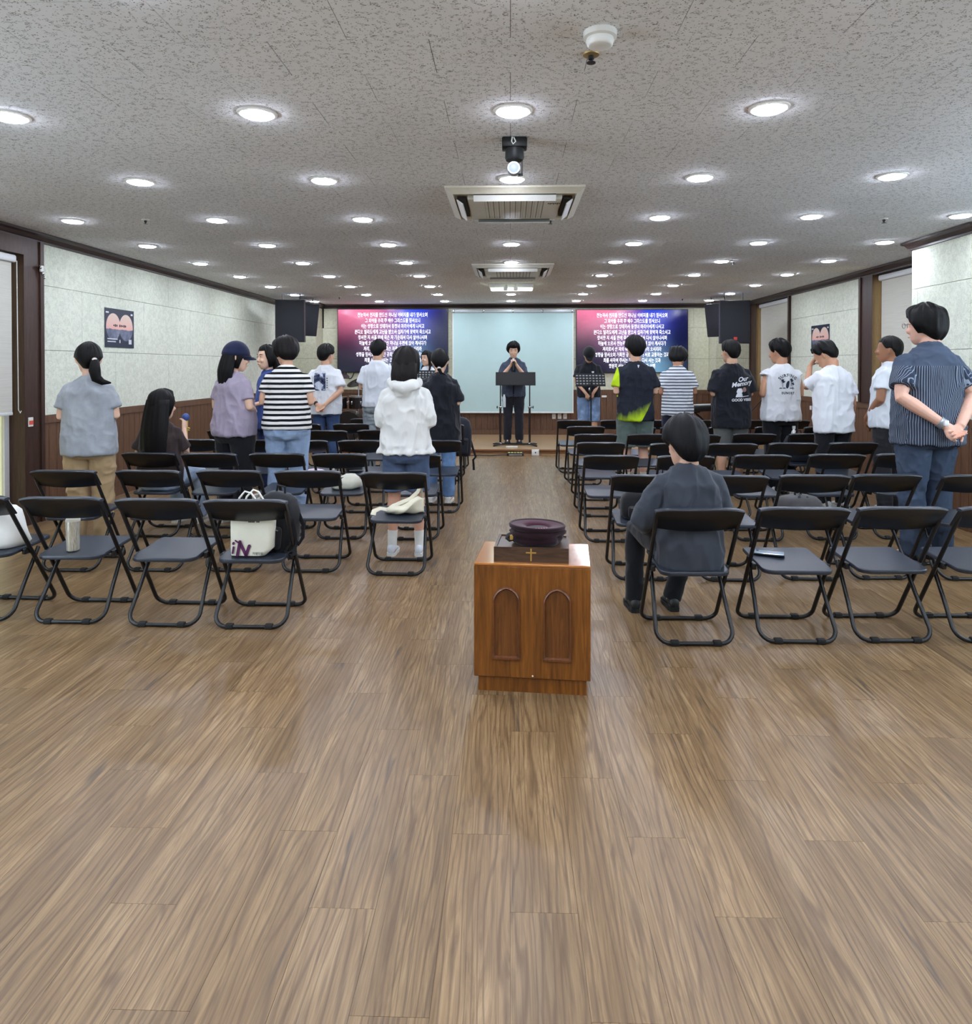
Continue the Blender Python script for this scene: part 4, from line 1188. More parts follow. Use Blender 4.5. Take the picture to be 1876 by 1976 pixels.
# crumpled cream cloth bag with its strap, by the aisle
M_ECRU = cloth('ecru_cotton', (218, 212, 190), 0.08)
pos, rz = on_seat('L2', 4, 0.0, 0.24)
eb = thing('cloth_bag', 'crumpled cream shoulder bag lying on the aisle chair before the white hoodie', 'bag', pos, rz)
rings = []
for k in range(17):
    t = k / 16; x = -0.09 + 0.26 * t
    r = 0.014 + .066 * math.sin(PI * min(1, t * 1.02)) ** .8
    h = .036 + .085 * t * t + .012 * math.sin(t * 9)
    rings.append([(x + .012 * math.sin(a * 2 + t * 5), r * 1.3 * math.cos(a) - .02 + .03 * t, max(.0, h * (.75 + .75 * math.sin(a) + .1 * math.sin(3 * a + t * 14)) * (0.5 + .5 * math.sin(PI * min(.97, t))) + .002)) for a in [2 * PI * i / 24 for i in range(24)]])
MB().loft(rings).build('bag_body', M_ECRU, eb, True, angle=180)
MB().tube([(-.17, -.10, .004), (-.165, -.085, .03), (-.13, -.05, .042), (-.08, -.04, .032), (0.0, -.03, .075), (.08, -.01, .105), (.13, .02, .15), (.15, .03, .20), (.155, .04, .14), (.15, .05, .08)], [(.020, .004)] * 10, 10).build('strap', M_ECRU, eb, True)
# white bag further on
pos, rz = on_seat('L3', 3, 0.0, 0.24)
w2 = thing('white_bag', 'white cloth bag on a chair left of the white hoodie', 'bag', pos, 0.1)
rings = []
for (z, k) in ((0.0, .9), (.02, 1.1), (.06, 1.0), (.10, .7), (.125, .3)):
    rings.append([((.12 + .01 * math.sin(3 * a + z * 40)) * k * math.cos(a) + z * .4, (.08 + .01 * math.sin(5 * a)) * k * math.sin(a), z) for a in [2 * PI * i / 28 for i in range(28)]])
MB().loft(rings).build('bag_body', M_CREAM, w2, True, angle=180)
MB().tube([(-.1, -.03, .02), (-.11, -.05, .06), (-.06, -.06, .09), (0, -.04, .10)], .006, 6).build('handle', plain('navy_handle', (48, 46, 80), .8), w2, True)
# leaflet on the seat in front of the jeans
pos, rz = on_seat('L4', 2, 0.05, 0.2)
lf = thing('leaflet', 'pink and white folded leaflet on a seat behind the striped shirt', 'leaflet', pos, .3)
MB().add([(-.1, -.07, .002), (0, -.07, .02), (.1, -.07, .002), (.1, .07, .002), (0, .07, .02), (-.1, .07, .002), (-.1, -.07, .0005), (0, -.07, .018), (.1, -.07, .0005), (.1, .07, .0005), (0, .07, .018), (-.1, .07, .0005)],
         [(0, 1, 4, 5), (1, 2, 3, 4), (11, 10, 7, 6), (10, 9, 8, 7), (0, 6, 7, 1), (1, 7, 8, 2), (2, 8, 9, 3), (3, 9, 10, 4), (4, 10, 11, 5), (5, 11, 6, 0)]).build('paper', plain('leaflet_paper', (226, 206, 224), .6), lf)
MB().box(-.08, -.01, -.069, -.0685, .004, .006).build('print_line', plain('leaflet_ink', (120, 60, 110), .6), lf)
# phone
pos, rz = on_seat('R1', 1, -0.075, 0.30)
ph = thing('phone', 'silver-backed phone lying on the chair seat beside the seated man', 'phone', pos + Vector((0, 0, .001)), rz - .35)
MB().rbox(-.08, .08, -.038, .038, 0, .011, .004).build('case', M_BLACKP, ph, True)
MB().rbox(-.078, .078, -.036, .036, .011, .0125, .0005, 1).build('screen', plain('phone_screen', (176, 190, 204), .08, .3), ph)
MB().lathe([(.007, .0125), (.007, .0145), (0, .0147)], 14, (-.06, .018, 0)).build('camera', M_BLACKP, ph)
# backpack hanging on the aisle chair far left block
loc, rz, _ = CHAIRS[('L6', 4)]
backpack('black backpack hanging beside the far aisle chair of the left block', loc + Vector((.12, .30, .30)), .1, .36, .50, .24, cloth('slate_nylon', (28, 32, 42), .2, .7), (0, .06, 0), True,
         [[(.16, -.02, .22), (.20, -.04, .10), (.24, -.06, .0), (.21, -.06, -.04), (.22, -.07, -.12), (.225, -.07, -.17)]])
# dark bag with a white bottle on the far right seats
pos, rz = on_seat('R5', 4, -0.02, 0.26)
backpack('dark navy bag on a seat between the sleeveless shirt and white tee', pos, rz, .32, .30, .2, cloth('navy_nylon', (34, 38, 50), .2, .7), (0, 0, 0), False)
pos2, _ = on_seat('R5', 4, -0.19, 0.36)
bt = thing('bottle', 'small white bottle standing behind the dark navy bag', 'bottle', pos + Vector((-.0, .13, 0.0)))
MB().lathe([(.03, 0), (.032, .01), (.032, .28), (.026, .31), (.014, .33), (.014, .345)], 18).build('bottle_body', M_WHITEP, bt, True)
MB().lathe([(.018, .343), (.018, .375), (0, .377)], 14).build('cap', M_WHITEP, bt, True)
# bag under the row ahead of the lime shirt
pos, rz = on_seat('R3', 1, -0.10, 0.3)
backpack('black bag on the seat behind the seated man\'s head', pos, rz, .30, .13, .22, M_NYLON, (0, 0, 0), False)
pos, rz = on_seat('L4', 3, -0.12, 0.25)
cp = thing('dark_cap', 'dark cap lying on a seat left of the white hoodie', 'cap', pos, .4)
MB().lathe([(.085, 0), (.088, .03), (.07, .075), (.035, .095), (0, .1)], 20).build('crown', M_NYLON, cp, True)
MB().ell((0, -.10, .008), (.07, .06, .006)).build('brim', M_NYLON, cp, True)

# ------------------------------------------------------------------ stage equipment
# presenter's double-post music stand
sp = at_z(990, 858, STG_H); SY = sp.y
def pt(u, v): return at_y(u, v, SY)
st = thing('music_stand', 'wide black double-post music stand before the presenter', 'music stand', (pt(994, 800).x, SY, STG_H))
cx = pt(994, 800).x
def L(u, v): q = pt(u, v); return (q.x - cx, q.z - STG_H)
x0, zt = L(957, 718); x1, zb = L(1033, 742)
MB().add([(x0, -.10, zt), (x1, -.10, zt), (x1, -.18, zb), (x0, -.18, zb), (x0, -.085, zt), (x1, -.085, zt), (x1, -.165, zb), (x0, -.165, zb)],
         [(0, 1, 2, 3), (7, 6, 5, 4), (0, 4, 5, 1), (1, 5, 6, 2), (2, 6, 7, 3), (3, 7, 4, 0)]).build('desk', M_BLACKM, st)
MB().box(x0, x1, -.185, -.10, zb - .012, zb).build('ledge', M_BLACKM, st)
for (uu) in (966, 1022):
    xx, z1 = L(uu, 736)
    _, zm = L(uu, 785)
    MB().tube([(xx, -.12, zm), (xx, -.12, z1 + .05)], .010, 8).build('upper_post', plain('black_tube_wine', (34, 22, 24), .35), st, True)
    MB().tube([(xx, -.12, .04), (xx, -.12, zm + .02)], .018, 10).build('lower_post', plain('black_tube_wine', (34, 22, 24), .35), st, True)
    MB().rbox(xx - .026, xx + .026, -.145, -.095, zm - .02, zm + .02, .006).build('clamp', M_CHROME, st, True)
    sgn = -1 if uu < 990 else 1
    MB().lathe([(.006, 0), (.006, .03), (.024, .032), (.024, .045), (0, .047)], 14, (xx + sgn * .02, -.12, zm), 'x').build('knob', M_BLACKP, st, True) if sgn > 0 else MB().ell((xx - .055, -.12, zm), (.012, .024, .024)).build('knob', M_BLACKP, st, True)
    MB().rbox(xx - .035, xx + .035, -.15, -.13, z1 - .012, z1 + .012, .004).build('desk_bracket', M_CHROME, st, True)
    MB().lathe([(.034, .03), (.03, .05), (.018, .055)], 16, (xx, -.12, 0)).build('collar', M_CHROME, st, True)
    MB().tube([(xx, -.12, .03), (xx + sgn * .05, -.2, .026), (xx + sgn * .11, -.30, .010)], [(.03, .014), (.028, .012), (.02, .01)], 8).build('foot', M_BLACKM, st, True)
    MB().tube([(xx, -.12, .03), (xx + sgn * .06, -.04, .026), (xx + sgn * .12, .05, .010)], [(.03, .014), (.028, .012), (.02, .01)], 8).build('foot', M_BLACKM, st, True)
xa, _ = L(966, 800); xb, _ = L(1022, 800)
MB().rbox(xa, xb, -.14, -.10, .012, .04, .006).build('crossbar', M_BLACKM, st, True)
# water bottle holder clipped on the left post
xx, z1 = L(973, 772)
MB().lathe([(.028, -.12), (.03, -.11), (.03, .04), (.018, .07), (.014, .09), (.014, .10), (0, .101)], 16, (xx, -.06, z1)).build('bottle', plain('bottle_clear', (196, 206, 214), .15), st, True)

# power strip and floor socket before the stage
q = at_z(994, 874, 0)
ps = thing('power_strip', 'black power strip with yellow-green sockets on the floor at the stage edge', 'power strip', (q.x, STG_Y - .10, 0))
MB().rbox(-.135, .135, -.05, .05, 0, .045, .008).build('case', M_BLACKP, ps, True)
for k in range(5):
    MB().rbox(-.115 + k * .048, -.08 + k * .048, -.035, .03, .045, .058, .004).build('socket', plain('socket_lime', (176, 178, 110), .5), ps, True)
MB().box(-.10, .11, -.052, -.05, .012, .03).build('plate', M_CHROME, ps)
q = at_z(1032, 874, 0)
fs = thing('floor_socket', 'square white socket box at the stage edge right of the power strip', 'socket', (q.x, STG_Y - .045, 0))
MB().rbox(-.06, .06, -.03, .03, 0, .095, .005).build('box', M_WHITEP, fs, True)
MB().lathe([(.012, 0), (.012, -.004), (0, -.0042)], 12, (0, -.03, .05), 'y').build('outlet', M_BLACKP, fs)
pts = [at_z(u, v, .008) for u, v in ((905, 879), (925, 878), (945, 879), (965, 877.5), (980, 877))]
tag(MB().tube([(p.x, min(p.y, STG_Y - .04), .008) for p in pts], .007, 6).build('floor_cable', M_BLACKP, None, True), 'thin black cable on the floor running to the power strip', 'cable')
q = at_y(988, 862, STG_Y + .25)
tag(MB().rbox(-.10, .10, -.06, .06, 0, .03, .006).build('adapter_box', plain('adapter_grey', (200, 196, 184), .5), None, True, (q.x, STG_Y + .22, STG_H)), 'flat pale adapter box on the stage under the music stand', 'adapter')

def small_stand(loc, w, h, deskh, rz, label, tilt):
    o = thing('music_stand', label, 'music stand', loc, rz)
    dz = math.cos(tilt) * deskh; dy = math.sin(tilt) * deskh
    d = MB()
    d.add([(-w / 2, 0, h), (w / 2, 0, h), (w / 2, dy, h + dz), (-w / 2, dy, h + dz), (-w / 2, .008, h), (w / 2, .008, h), (w / 2, dy + .008, h + dz), (-w / 2, dy + .008, h + dz)],
          [(0, 1, 2, 3), (7, 6, 5, 4), (0, 4, 5, 1), (1, 5, 6, 2), (2, 6, 7, 3), (3, 7, 4, 0)])
    d.build('desk', M_BLACKM, o)
    hl = MB()                                          # punched slots in the desk
    for a in range(9):
        for b in range(4):
            xx = -w * .44 + w * .88 * a / 8; t = .18 + .64 * b / 3
            hl.box(xx - w * .032, xx + w * .032, dy * t - .002, dy * t + .012, h + dz * t - .010, h + dz * t + .010)
    stuff(hl.build('punched_slots', plain('slot_light', (150, 156, 160), .6), o))
    MB().box(-w / 2, w / 2, -.05, .008, h - .008, h).build('ledge', M_BLACKM, o)
    MB().tube([(0, .03, .05), (0, .03, h + .08)], .011, 8).build('post', M_BLACKM, o, True)
    for k in range(3):
        a = PI / 2 + k * 2 * PI / 3
        MB().tube([(0, .03, .22), (.26 * math.cos(a), .03 + .26 * math.sin(a), .008)], .008, 6).build('leg', M_BLACKM, o, True)
    return o
q = at_y(1140, 733, 11.72)
small_stand((q.x, 11.72, STG_H), .50, q.z - STG_H - .10, .22, PI + .1, 'black perforated music stand before the capped musician', -.35)
q = at_y(822, 727, 11.75)
small_stand((q.x, 11.75, STG_H), .46, q.z - STG_H - .08, .20, PI, 'black perforated music stand before the bobbed-haired woman on stage', -.35)

# keyboard on its stand
q = at_y(1352, 787, 12.3)
kb = thing('electric_keyboard', 'black electric keyboard on a stand at the right of the stage', 'keyboard', (q.x + .1, 12.3, STG_H), .5)
kz = q.z - STG_H - .05
MB().rbox(-.62, .62, -.16, .16, kz, kz + .10, .02).build('case', M_BLACKP, kb, True)
MB().box(-.20, .05, -.05, .06, kz + .098, kz + .102).build('display', plain('keyboard_display', (150, 176, 186), .2), kb)
for k in range(36):
    MB().box(-.58 + k * .032, -.58 + k * .032 + .029, .06, .155, kz + .10, kz + .108).build('key', M_WHITEP, kb)
for sx in (-1, 1):
    MB().tube([(sx * .42, -.18, .015), (sx * -.30, 0.0, kz)], .014, 8).build('leg', M_BLACKM, kb, True)
    MB().rbox(sx * .36 - .2, sx * .36 + .2, -.02, .02, kz - .03, kz, .006).build('rail', M_BLACKM, kb, True)
    MB().tube([(sx * .42, -.30, .015), (sx * .42, .30, .015)], .014, 8).build('foot_bar', M_BLACKM, kb, True)
# microphone stand on the right
q = at_y(1450, 812, 11.75)
ms = thing('microphone_stand', 'slanted black microphone stand left of the sleeveless shirt', 'microphone stand', (q.x, 11.8, STG_H))
MB().tube([(0, 0, .03), (0, 0, .62)], .011, 8).build('pole', M_BLACKM, ms, True)
MB().tube([(-.10, 0, .50), (.35, .05, .95)], .008, 8).build('boom', M_BLACKM, ms, True)
MB().lathe([(.13, 0), (.13, .012), (.02, .03), (.0, .031)], 24).build('base', M_BLACKM, ms, True)
MB().lathe([(.012, 0), (.014, .10), (.024, .12), (.024, .15), (0, .17)], 12, (.35, .05, .95)).build('microphone', M_CHROME, ms, True)

# drum kit at the back left
q = at_y(672, 800, 12.7)
dk = thing('drum_kit', 'black drum kit at the left of the stage behind the congregation', 'drum kit', (q.x, 12.7, STG_H))
M_SHELL = plain('drum_shell', (30, 24, 26), .25, .1); M_HEAD = plain('drum_head', (216, 214, 208), .5, var=.04); M_CYM = plain('cymbal', (40, 36, 32), .35, .7)
def drum(r, h, c, axis='z', tilt=None):
    b = MB().lathe([(r, 0), (r, h)], 28, c, axis).build('shell', M_SHELL, dk, True)
    MB().lathe([(r * .97, h), (r * .97, h + .006), (0, h + .007)], 28, c, axis).build('head', M_HEAD, b, True)
    MB().lathe([(r * .98, h - .02), (r * 1.03, h - .02), (r * 1.03, h + .01), (r * .98, h + .01)], 28, c, axis).build('hoop', M_CHROME, b, True)
    for k in range(6):
        a = k * PI / 3
        p = {'z': (c[0] + r * 1.02 * math.cos(a), c[1] + r * 1.02 * math.sin(a), c[2] + h / 2), 'y': (c[0] + r * 1.02 * math.cos(a), c[1] + h / 2, c[2] + r * 1.02 * math.sin(a))}[axis]
        MB().rbox(p[0] - .012, p[0] + .012, p[1] - .012, p[1] + .012, p[2] - .03, p[2] + .03, .004).build('lug', M_CHROME, b, True)
drum(.27, .38, (0, -.1, .28), 'y')
drum(.15, .20, (-.17, .0, .60)); drum(.16, .22, (.18, .0, .60)); drum(.20, .36, (-.52, .30, .20)); drum(.17, .14, (.50, .25, .50))
def cym(x, y, z, r, tx, ty):
    pole = MB().tube([(x, y, .02), (x, y, z)], .010, 8).build('cymbal_stand', M_CHROME, dk, True)
    me = MB().lathe([(r, 0), (r * .3, .018), (r * .28, .03), (.01, .045), (0, .045), (0, .04), (r * .28, .024), (r * .3, .012), (r, -.003)], 32)
    o = me.build('cymbal', M_CYM, dk, True); o.location = (x, y, z); o.rotation_euler = (tx, ty, 0)
    for k in range(3):
        a = k * 2 * PI / 3 + .3
        MB().tube([(x, y, .25), (x + .22 * math.cos(a), y + .22 * math.sin(a), .01)], .008, 6).build('stand_leg', M_CHROME, dk, True)
p1 = at_y(692, 737, 12.9); cym(p1.x - q.x, .2, p1.z - STG_H, .22, .35, -.25)
p2 = at_y(652, 722, 12.9); cym(p2.x - q.x, .25, p2.z - STG_H, .21, .2, .35)
cym(.62, .0, .78, .17, .0, .0)
# ------------------------------------------------------------------ people
_perm = rng.random((64, 64, 64)).astype(np.float32)
def vnoise(p):
    """value noise on an (n,3) array"""
    i = np.floor(p).astype(np.int64); f = (p - i).astype(np.float32); f = f * f * (3 - 2 * f); i &= 63
    j = (i + 1) & 63
    x0, y0, z0 = i.T; x1, y1, z1 = j.T; fx, fy, fz = f.T
    P = _perm
    a = P[x0, y0, z0] * (1 - fx) + P[x1, y0, z0] * fx; b = P[x0, y1, z0] * (1 - fx) + P[x1, y1, z0] * fx
    c = P[x0, y0, z1] * (1 - fx) + P[x1, y0, z1] * fx; d = P[x0, y1, z1] * (1 - fx) + P[x1, y1, z1] * fx
    return (a * (1 - fy) + b * fy) * (1 - fz) + (c * (1 - fy) + d * fy) * fz
def remesh(mb, name, vox, smooth=4, factor=0.5):
    """fuse overlapping solids into one continuous surface"""
    me = mb.mesh(name)
    o = bpy.data.objects.new(name, me); COL.objects.link(o)
    m = o.modifiers.new('r', 'REMESH'); m.mode = 'VOXEL'; m.voxel_size = vox; m.adaptivity = 0.0
    s = o.modifiers.new('s', 'SMOOTH'); s.factor = factor; s.iterations = smooth
    dg = bpy.context.evaluated_depsgraph_get()
    out = bpy.data.meshes.new_from_object(o.evaluated_get(dg))
    bpy.data.objects.remove(o); bpy.data.meshes.remove(me)
    return out
def wrinkle(me, amp, freq=(7, 7, 11), seed=0.0, lo=None):
    n = len(me.vertices)
    co = np.empty(n * 3, np.float32); me.vertices.foreach_get('co', co); co = co.reshape(-1, 3)
    no = np.empty(n * 3, np.float32); me.vertices.foreach_get('normal', no); no = no.reshape(-1, 3)
    q = co * np.array(freq, np.float32) + seed
    w = vnoise(q * 0.6 + 5.1)[:, None] * np.array([1.6, 0.4, 1.2], np.float32)
    r = 1 - np.abs(2 * vnoise(q + w) - 1)
    r2 = 1 - np.abs(2 * vnoise(q * 2.1 + w + 9.7) - 1)
    d = amp * ((r ** 2 - 0.35) + 0.6 * (r2 ** 2 - 0.35))
    co = co + no * d[:, None]
    me.vertices.foreach_set('co', co.astype(np.float32).ravel()); me.update()
def sup(z, cx, cy, rx, ry, e=2.4, n=28):
    """super-elliptic horizontal ring"""
    out = []
    for k in range(n):
        a = 2 * PI * k / n; c, s_ = math.cos(a), math.sin(a)
        out.append(Vector((cx + rx * math.copysign(abs(c) ** (2 / e), c), cy + ry * math.copysign(abs(s_) ** (2 / e), s_), z)))
    return out

SKIN = {}
def skin_mat(rgb):
    k = 'skin_%d' % rgb[0]
    if k not in MATS:
        t = NT(k, 0.5, srgb(*rgb), 0, 0.35); c = srgb(*rgb)
        n = t.noise(t.obj(), 14.0, 4)
        t.color(t.ramp(n, [(0.3, tuple(x * .9 for x in c[:3])), (0.5, c), (0.75, (min(1, c[0] * 1.06), c[1] * .98, c[2] * .95))]))
        t.b.inputs['Subsurface Weight'].default_value = 0.08; t.b.inputs['Subsurface Radius'].default_value = (0.01, 0.004, 0.002)
    return MATS[k]
def hair_mat(rgb=(22, 20, 22)):
    k = 'hair_%d_%d' % (rgb[0], rgb[2])
    if k not in MATS:
        t = NT(k, 0.52, srgb(*rgb), 0, 0.18); c = srgb(*[x * .62 for x in rgb])
        n = t.noise(t.scale(t.obj(), 240, 240, 14), 1.0, 3)
        t.color(t.ramp(n, [(0.3, tuple(x * .55 for x in c[:3])), (0.6, c), (0.8, tuple(min(1, x * 1.7) for x in c[:3]))]))
        t.bump(n, 0.35, 0.004)
    return MATS[k]
def stripes(name, a, b, period, frac, axis=2, warp=0.004, top=None, topc=None):
    if name in MATS: return MATS[name]
    t = NT(name, 0.92, spec=0.2); o = t.obj(); xyz = t.sep(o)
    n = t.noise(o, 7.0, 2)
    if axis == 'ang':                               # round the trunk; along y on the sleeves
        ang = t.math('MULTIPLY', t.math('ARCTAN2', xyz[0], t.math('MULTIPLY', xyz[1], -1.0)), 0.19)
        src = t.mix(t.math('GREATER_THAN', t.math('ABSOLUTE', xyz[0]), 0.232), t.comb(ang, ang, ang), t.comb(xyz[1], xyz[1], xyz[1]))
        xyz = [t.sep(src)[0], None, xyz[2]]; axis = 0
    v = t.math('ADD', xyz[axis], t.math('MULTIPLY', t.math('SUBTRACT', n, 0.5), warp * 2))
    f = t.math('FRACT', t.math('DIVIDE', v, period))
    c = t.mix(t.math('LESS_THAN', f, frac), srgb(*a), srgb(*b))
    if top is not None:
        c = t.mix(t.math('GREATER_THAN', xyz[2], top), c, srgb(*topc))
    t.color(c); t.bump(t.noise(o, 260.0, 2), 0.25, 0.001)
    return t.m
def denim(name, rgb, fade=(1.5, 1.45, 1.35)):
    if name in MATS: return MATS[name]
    t = NT(name, 0.9, srgb(*rgb), 0, 0.2); c = srgb(*rgb); o = t.obj()
    n = t.noise(o, 6.0, 4, 0.6); f = t.noise(o, 120.0, 2)
    hi = tuple(min(1, c[i] * fade[i]) for i in range(3))
    col = t.ramp(n, [(0.36, tuple(x * .8 for x in c[:3])), (0.52, c), (0.70, hi)])
    col = t.mix(t.math('MULTIPLY', f, 0.25), col, hi + (1,))
    t.color(col); t.bump(f, 0.3, 0.001)
    return t.m
def mat_lime():
    t = NT('lime_sport', 0.85, spec=.25); o = t.obj(); x, y, z = t.sep(o)
    n = t.noise(t.scale(o, 26, 26, 5), 1.0, 3)
    # lime flare sweeping up from the hem at the left
    h = t.math('ADD', 0.985, t.math('MULTIPLY', x, 0.42))
    f = t.math('SUBTRACT', h, z)
    f = t.math('ADD', f, t.math('MULTIPLY', t.math('SUBTRACT', n, 0.5), 0.14))
    m1 = t.math('MULTIPLY', t.ramp(t.math('MULTIPLY', f, 7.0, clamp=True), [(0.0, (0, 0, 0)), (1.0, (1, 1, 1))]), t.math('LESS_THAN', x, t.math('MULTIPLY_ADD', z, 0.55, -0.42)))
    m2 = t.math('MULTIPLY', t.math('LESS_THAN', x, -0.205), t.math('GREATER_THAN', z, 1.10))
    m = t.math('MAXIMUM', m1, m2)
    t.color(t.mix(m, srgb(32, 36, 48), srgb(182, 214, 30)))
    t.bump(t.noise(o, 260.0, 2), .2, .001)
    return t.m
def mat_collage():
    t = NT('collage_print', 0.9, spec=.2); o = t.obj()
    n = t.noise(o, 13.0, 3, .5, .8); m = t.noise(t.scale(o, 1, 1, 1, None), 55.0, 2)
    t.color(t.ramp(t.math('ADD', t.math('MULTIPLY', n, .8), t.math('MULTIPLY', m, .2)), [(0.38, srgb(30, 36, 60)), (0.48, srgb(72, 80, 108)), (0.53, srgb(120, 130, 156)), (0.58, srgb(206, 214, 232))]))
    return t.m

POSES = {   # elbow, wrist, hand direction, palm normal for the right (+x) side at 1.70 m; mirrored for the left
    'down': ((.225, -.03, 1.115), (.245, .05, .875), (.0, .15, -1), (-1, 0, 0)),
    'front': ((.232, -.035, 1.125), (.085, .185, 1.06), (-.7, .6, .2), (-.3, -.8, .2)),
    'low': ((.235, -.01, 1.12), (.06, .185, .90), (-.5, .25, -.8), (-.6, -.7, 0)),
    'back': ((.258, -.085, 1.12), (.055, -.215, .93), (-.75, -.05, -.55), (0, -1, .2)),
    'mic': ((.215, .07, 1.13), (.045, .20, 1.33), (-.35, .1, .9), (-.8, .3, 0)),
    'lap': ((.25, -.02, 1.13), (.12, .22, .98), (-.2, .9, -.2), (0, 0, -1)),
}
def hand(mb, W, d, n, side, s, curl=0.35, spread=1.0):
    d = Vector(d).normalized(); n = Vector(n); n = (n - d * n.dot(d)).normalized(); u = d.cross(n)
    W = Vector(W)
    mb.tube([W - d * .02 * s, W + d * .02 * s, W + d * .055 * s, W + d * .088 * s], [(.025 * s, .019 * s), (.033 * s, .018 * s), (.040 * s, .016 * s), (.038 * s, .012 * s)], 12, up=u)
    for k, (off, ln) in enumerate(((-.030, .062), (-.010, .074), (.010, .072), (.029, .056))):
        b = W + d * .078 * s + u * off * s * spread; pts = [b]; a = 0.0
        for q in (.42, .33, .25):
            a += curl * (1.0 + .15 * k)
            pts.append(pts[-1] + (d * math.cos(a) + n * math.sin(a) + u * off * 2.0 * (spread - 1) / .03 * .03).normalized() * ln * q * 1.12 * s)
        mb.tube(pts, [.0088 * s, .0086 * s, .0078 * s, .0062 * s], 8)
    t0 = W + d * .022 * s + u * side * .026 * s
    t1 = t0 + (d * .55 + u * side * .7 + n * .25).normalized() * .040 * s
    t2 = t1 + (d * .85 + u * side * .25 + n * .35).normalized() * .034 * s
    mb.tube([t0, t1, t2], [.0125 * s, .0105 * s, .0078 * s], 8)

HEADC = Vector((0, 0.005, 1.592))
HR = (0.0765, 0.0955, 0.113)
def hair_shell(mb, zend, thick=0.016, flare=0.0, n=56, m=22, seed=0.0, part=None, top=1.0):
    """hair as a shell over the skull; zend(phi) = height of the lower edge round the head (head-local), phi 90 deg = face"""
    outer = []; inner = []
    PH = np.array([2 * PI * j / n for j in range(n)])[:, None] * np.ones(m + 1); TT = np.ones(n)[:, None] * np.arange(m + 1) / m
    NZ = vnoise(np.stack([np.cos(PH) * 5 + seed, np.sin(PH) * 5, TT * 2.2 + seed], -1).reshape(-1, 3)).reshape(n, m + 1)
    NZ2 = vnoise(np.stack([np.cos(PH) * 16 + seed, np.sin(PH) * 16, TT * 3.0], -1).reshape(-1, 3)).reshape(n, m + 1)
    for j in range(n):
        ph = 2 * PI * j / n; ze = zend(ph); co = []; ci = []
        for i in range(m + 1):
            t = i / m
            if ze >= -0.005:
                th = t * math.acos(max(-1, min(1, ze / HR[2]))); rr = math.sin(th); z = HR[2] * math.cos(th); k = 1.0
            else:
                tb = 0.55
                if t < tb: th = t / tb * PI / 2; rr = math.sin(th); z = HR[2] * math.cos(th); k = 1.0
                else:
                    w = (t - tb) / (1 - tb); z = ze * w; th = PI / 2
                    back = max(0.0, -math.sin(ph))
                    tuck = 1 - 0.28 * w * w if ze > -0.13 else 1 - 0.05 * w
                    rr = tuck + flare * w; k = 1.0
            nz = float(NZ[j, i]); nz2 = float(NZ2[j, i])
            tk = thick * (0.78 + 0.6 * nz + 0.7 * (nz2 - .5)) * (1 - 0.45 * max(0, t - 0.75) / 0.25 * (1 if ze > -.13 else 0))
            zt = z + (tk * top if z > 0 else tk * top * max(0, 1 + z / .05) if z > -.05 else 0)
            co.append(Vector(((HR[0] * rr + tk * min(1, rr * 1.2)) * math.cos(ph), (HR[1] * rr + tk * min(1, rr * 1.2)) * math.sin(ph), zt)))
            ci.append(Vector((HR[0] * rr * .93 * math.cos(ph), HR[1] * rr * .93 * math.sin(ph), z * (.93 if z > 0 else 1))))
        outer.append(co); inner.append(ci)
    vs = []; fs = []
    top = len(vs); vs.append(sum((c[0] for c in outer), Vector()) / n)
    base = {}
    for j in range(n):
        for i in range(1, m + 1): base[(j, i)] = len(vs); vs.append(outer[j][i])
    ib = {}
    for j in range(n): ib[j] = len(vs); vs.append(inner[j][m])
    ctr = len(vs); vs.append(Vector((0, 0, 0.03)))
    for j in range(n):
        k = (j + 1) % n
        fs.append((top, base[(j, 1)], base[(k, 1)]))
        for i in range(1, m): fs.append((base[(j, i)], base[(j, i + 1)], base[(k, i + 1)], base[(k, i)]))
        fs.append((base[(j, m)], ib[j], ib[k], base[(k, m)])); fs.append((ib[j], ctr, ib[k]))
    mb.add(vs, fs)
def edge(front, side, back, width=0.9):
    """lower hair edge round the head: front hairline, temples, nape"""
    def f(ph):
        s_ = math.sin(ph)
        if s_ >= 0:
            t = min(1.0, (s_ / width)); t = t * t * (3 - 2 * t) if s_ < .999 else 1
            return side + (front - side) * max(0.0, min(1.0, (s_ - .25) / .45))
        t = -s_; t = t * t * (3 - 2 * t)
        return side + (back - side) * t
    return f

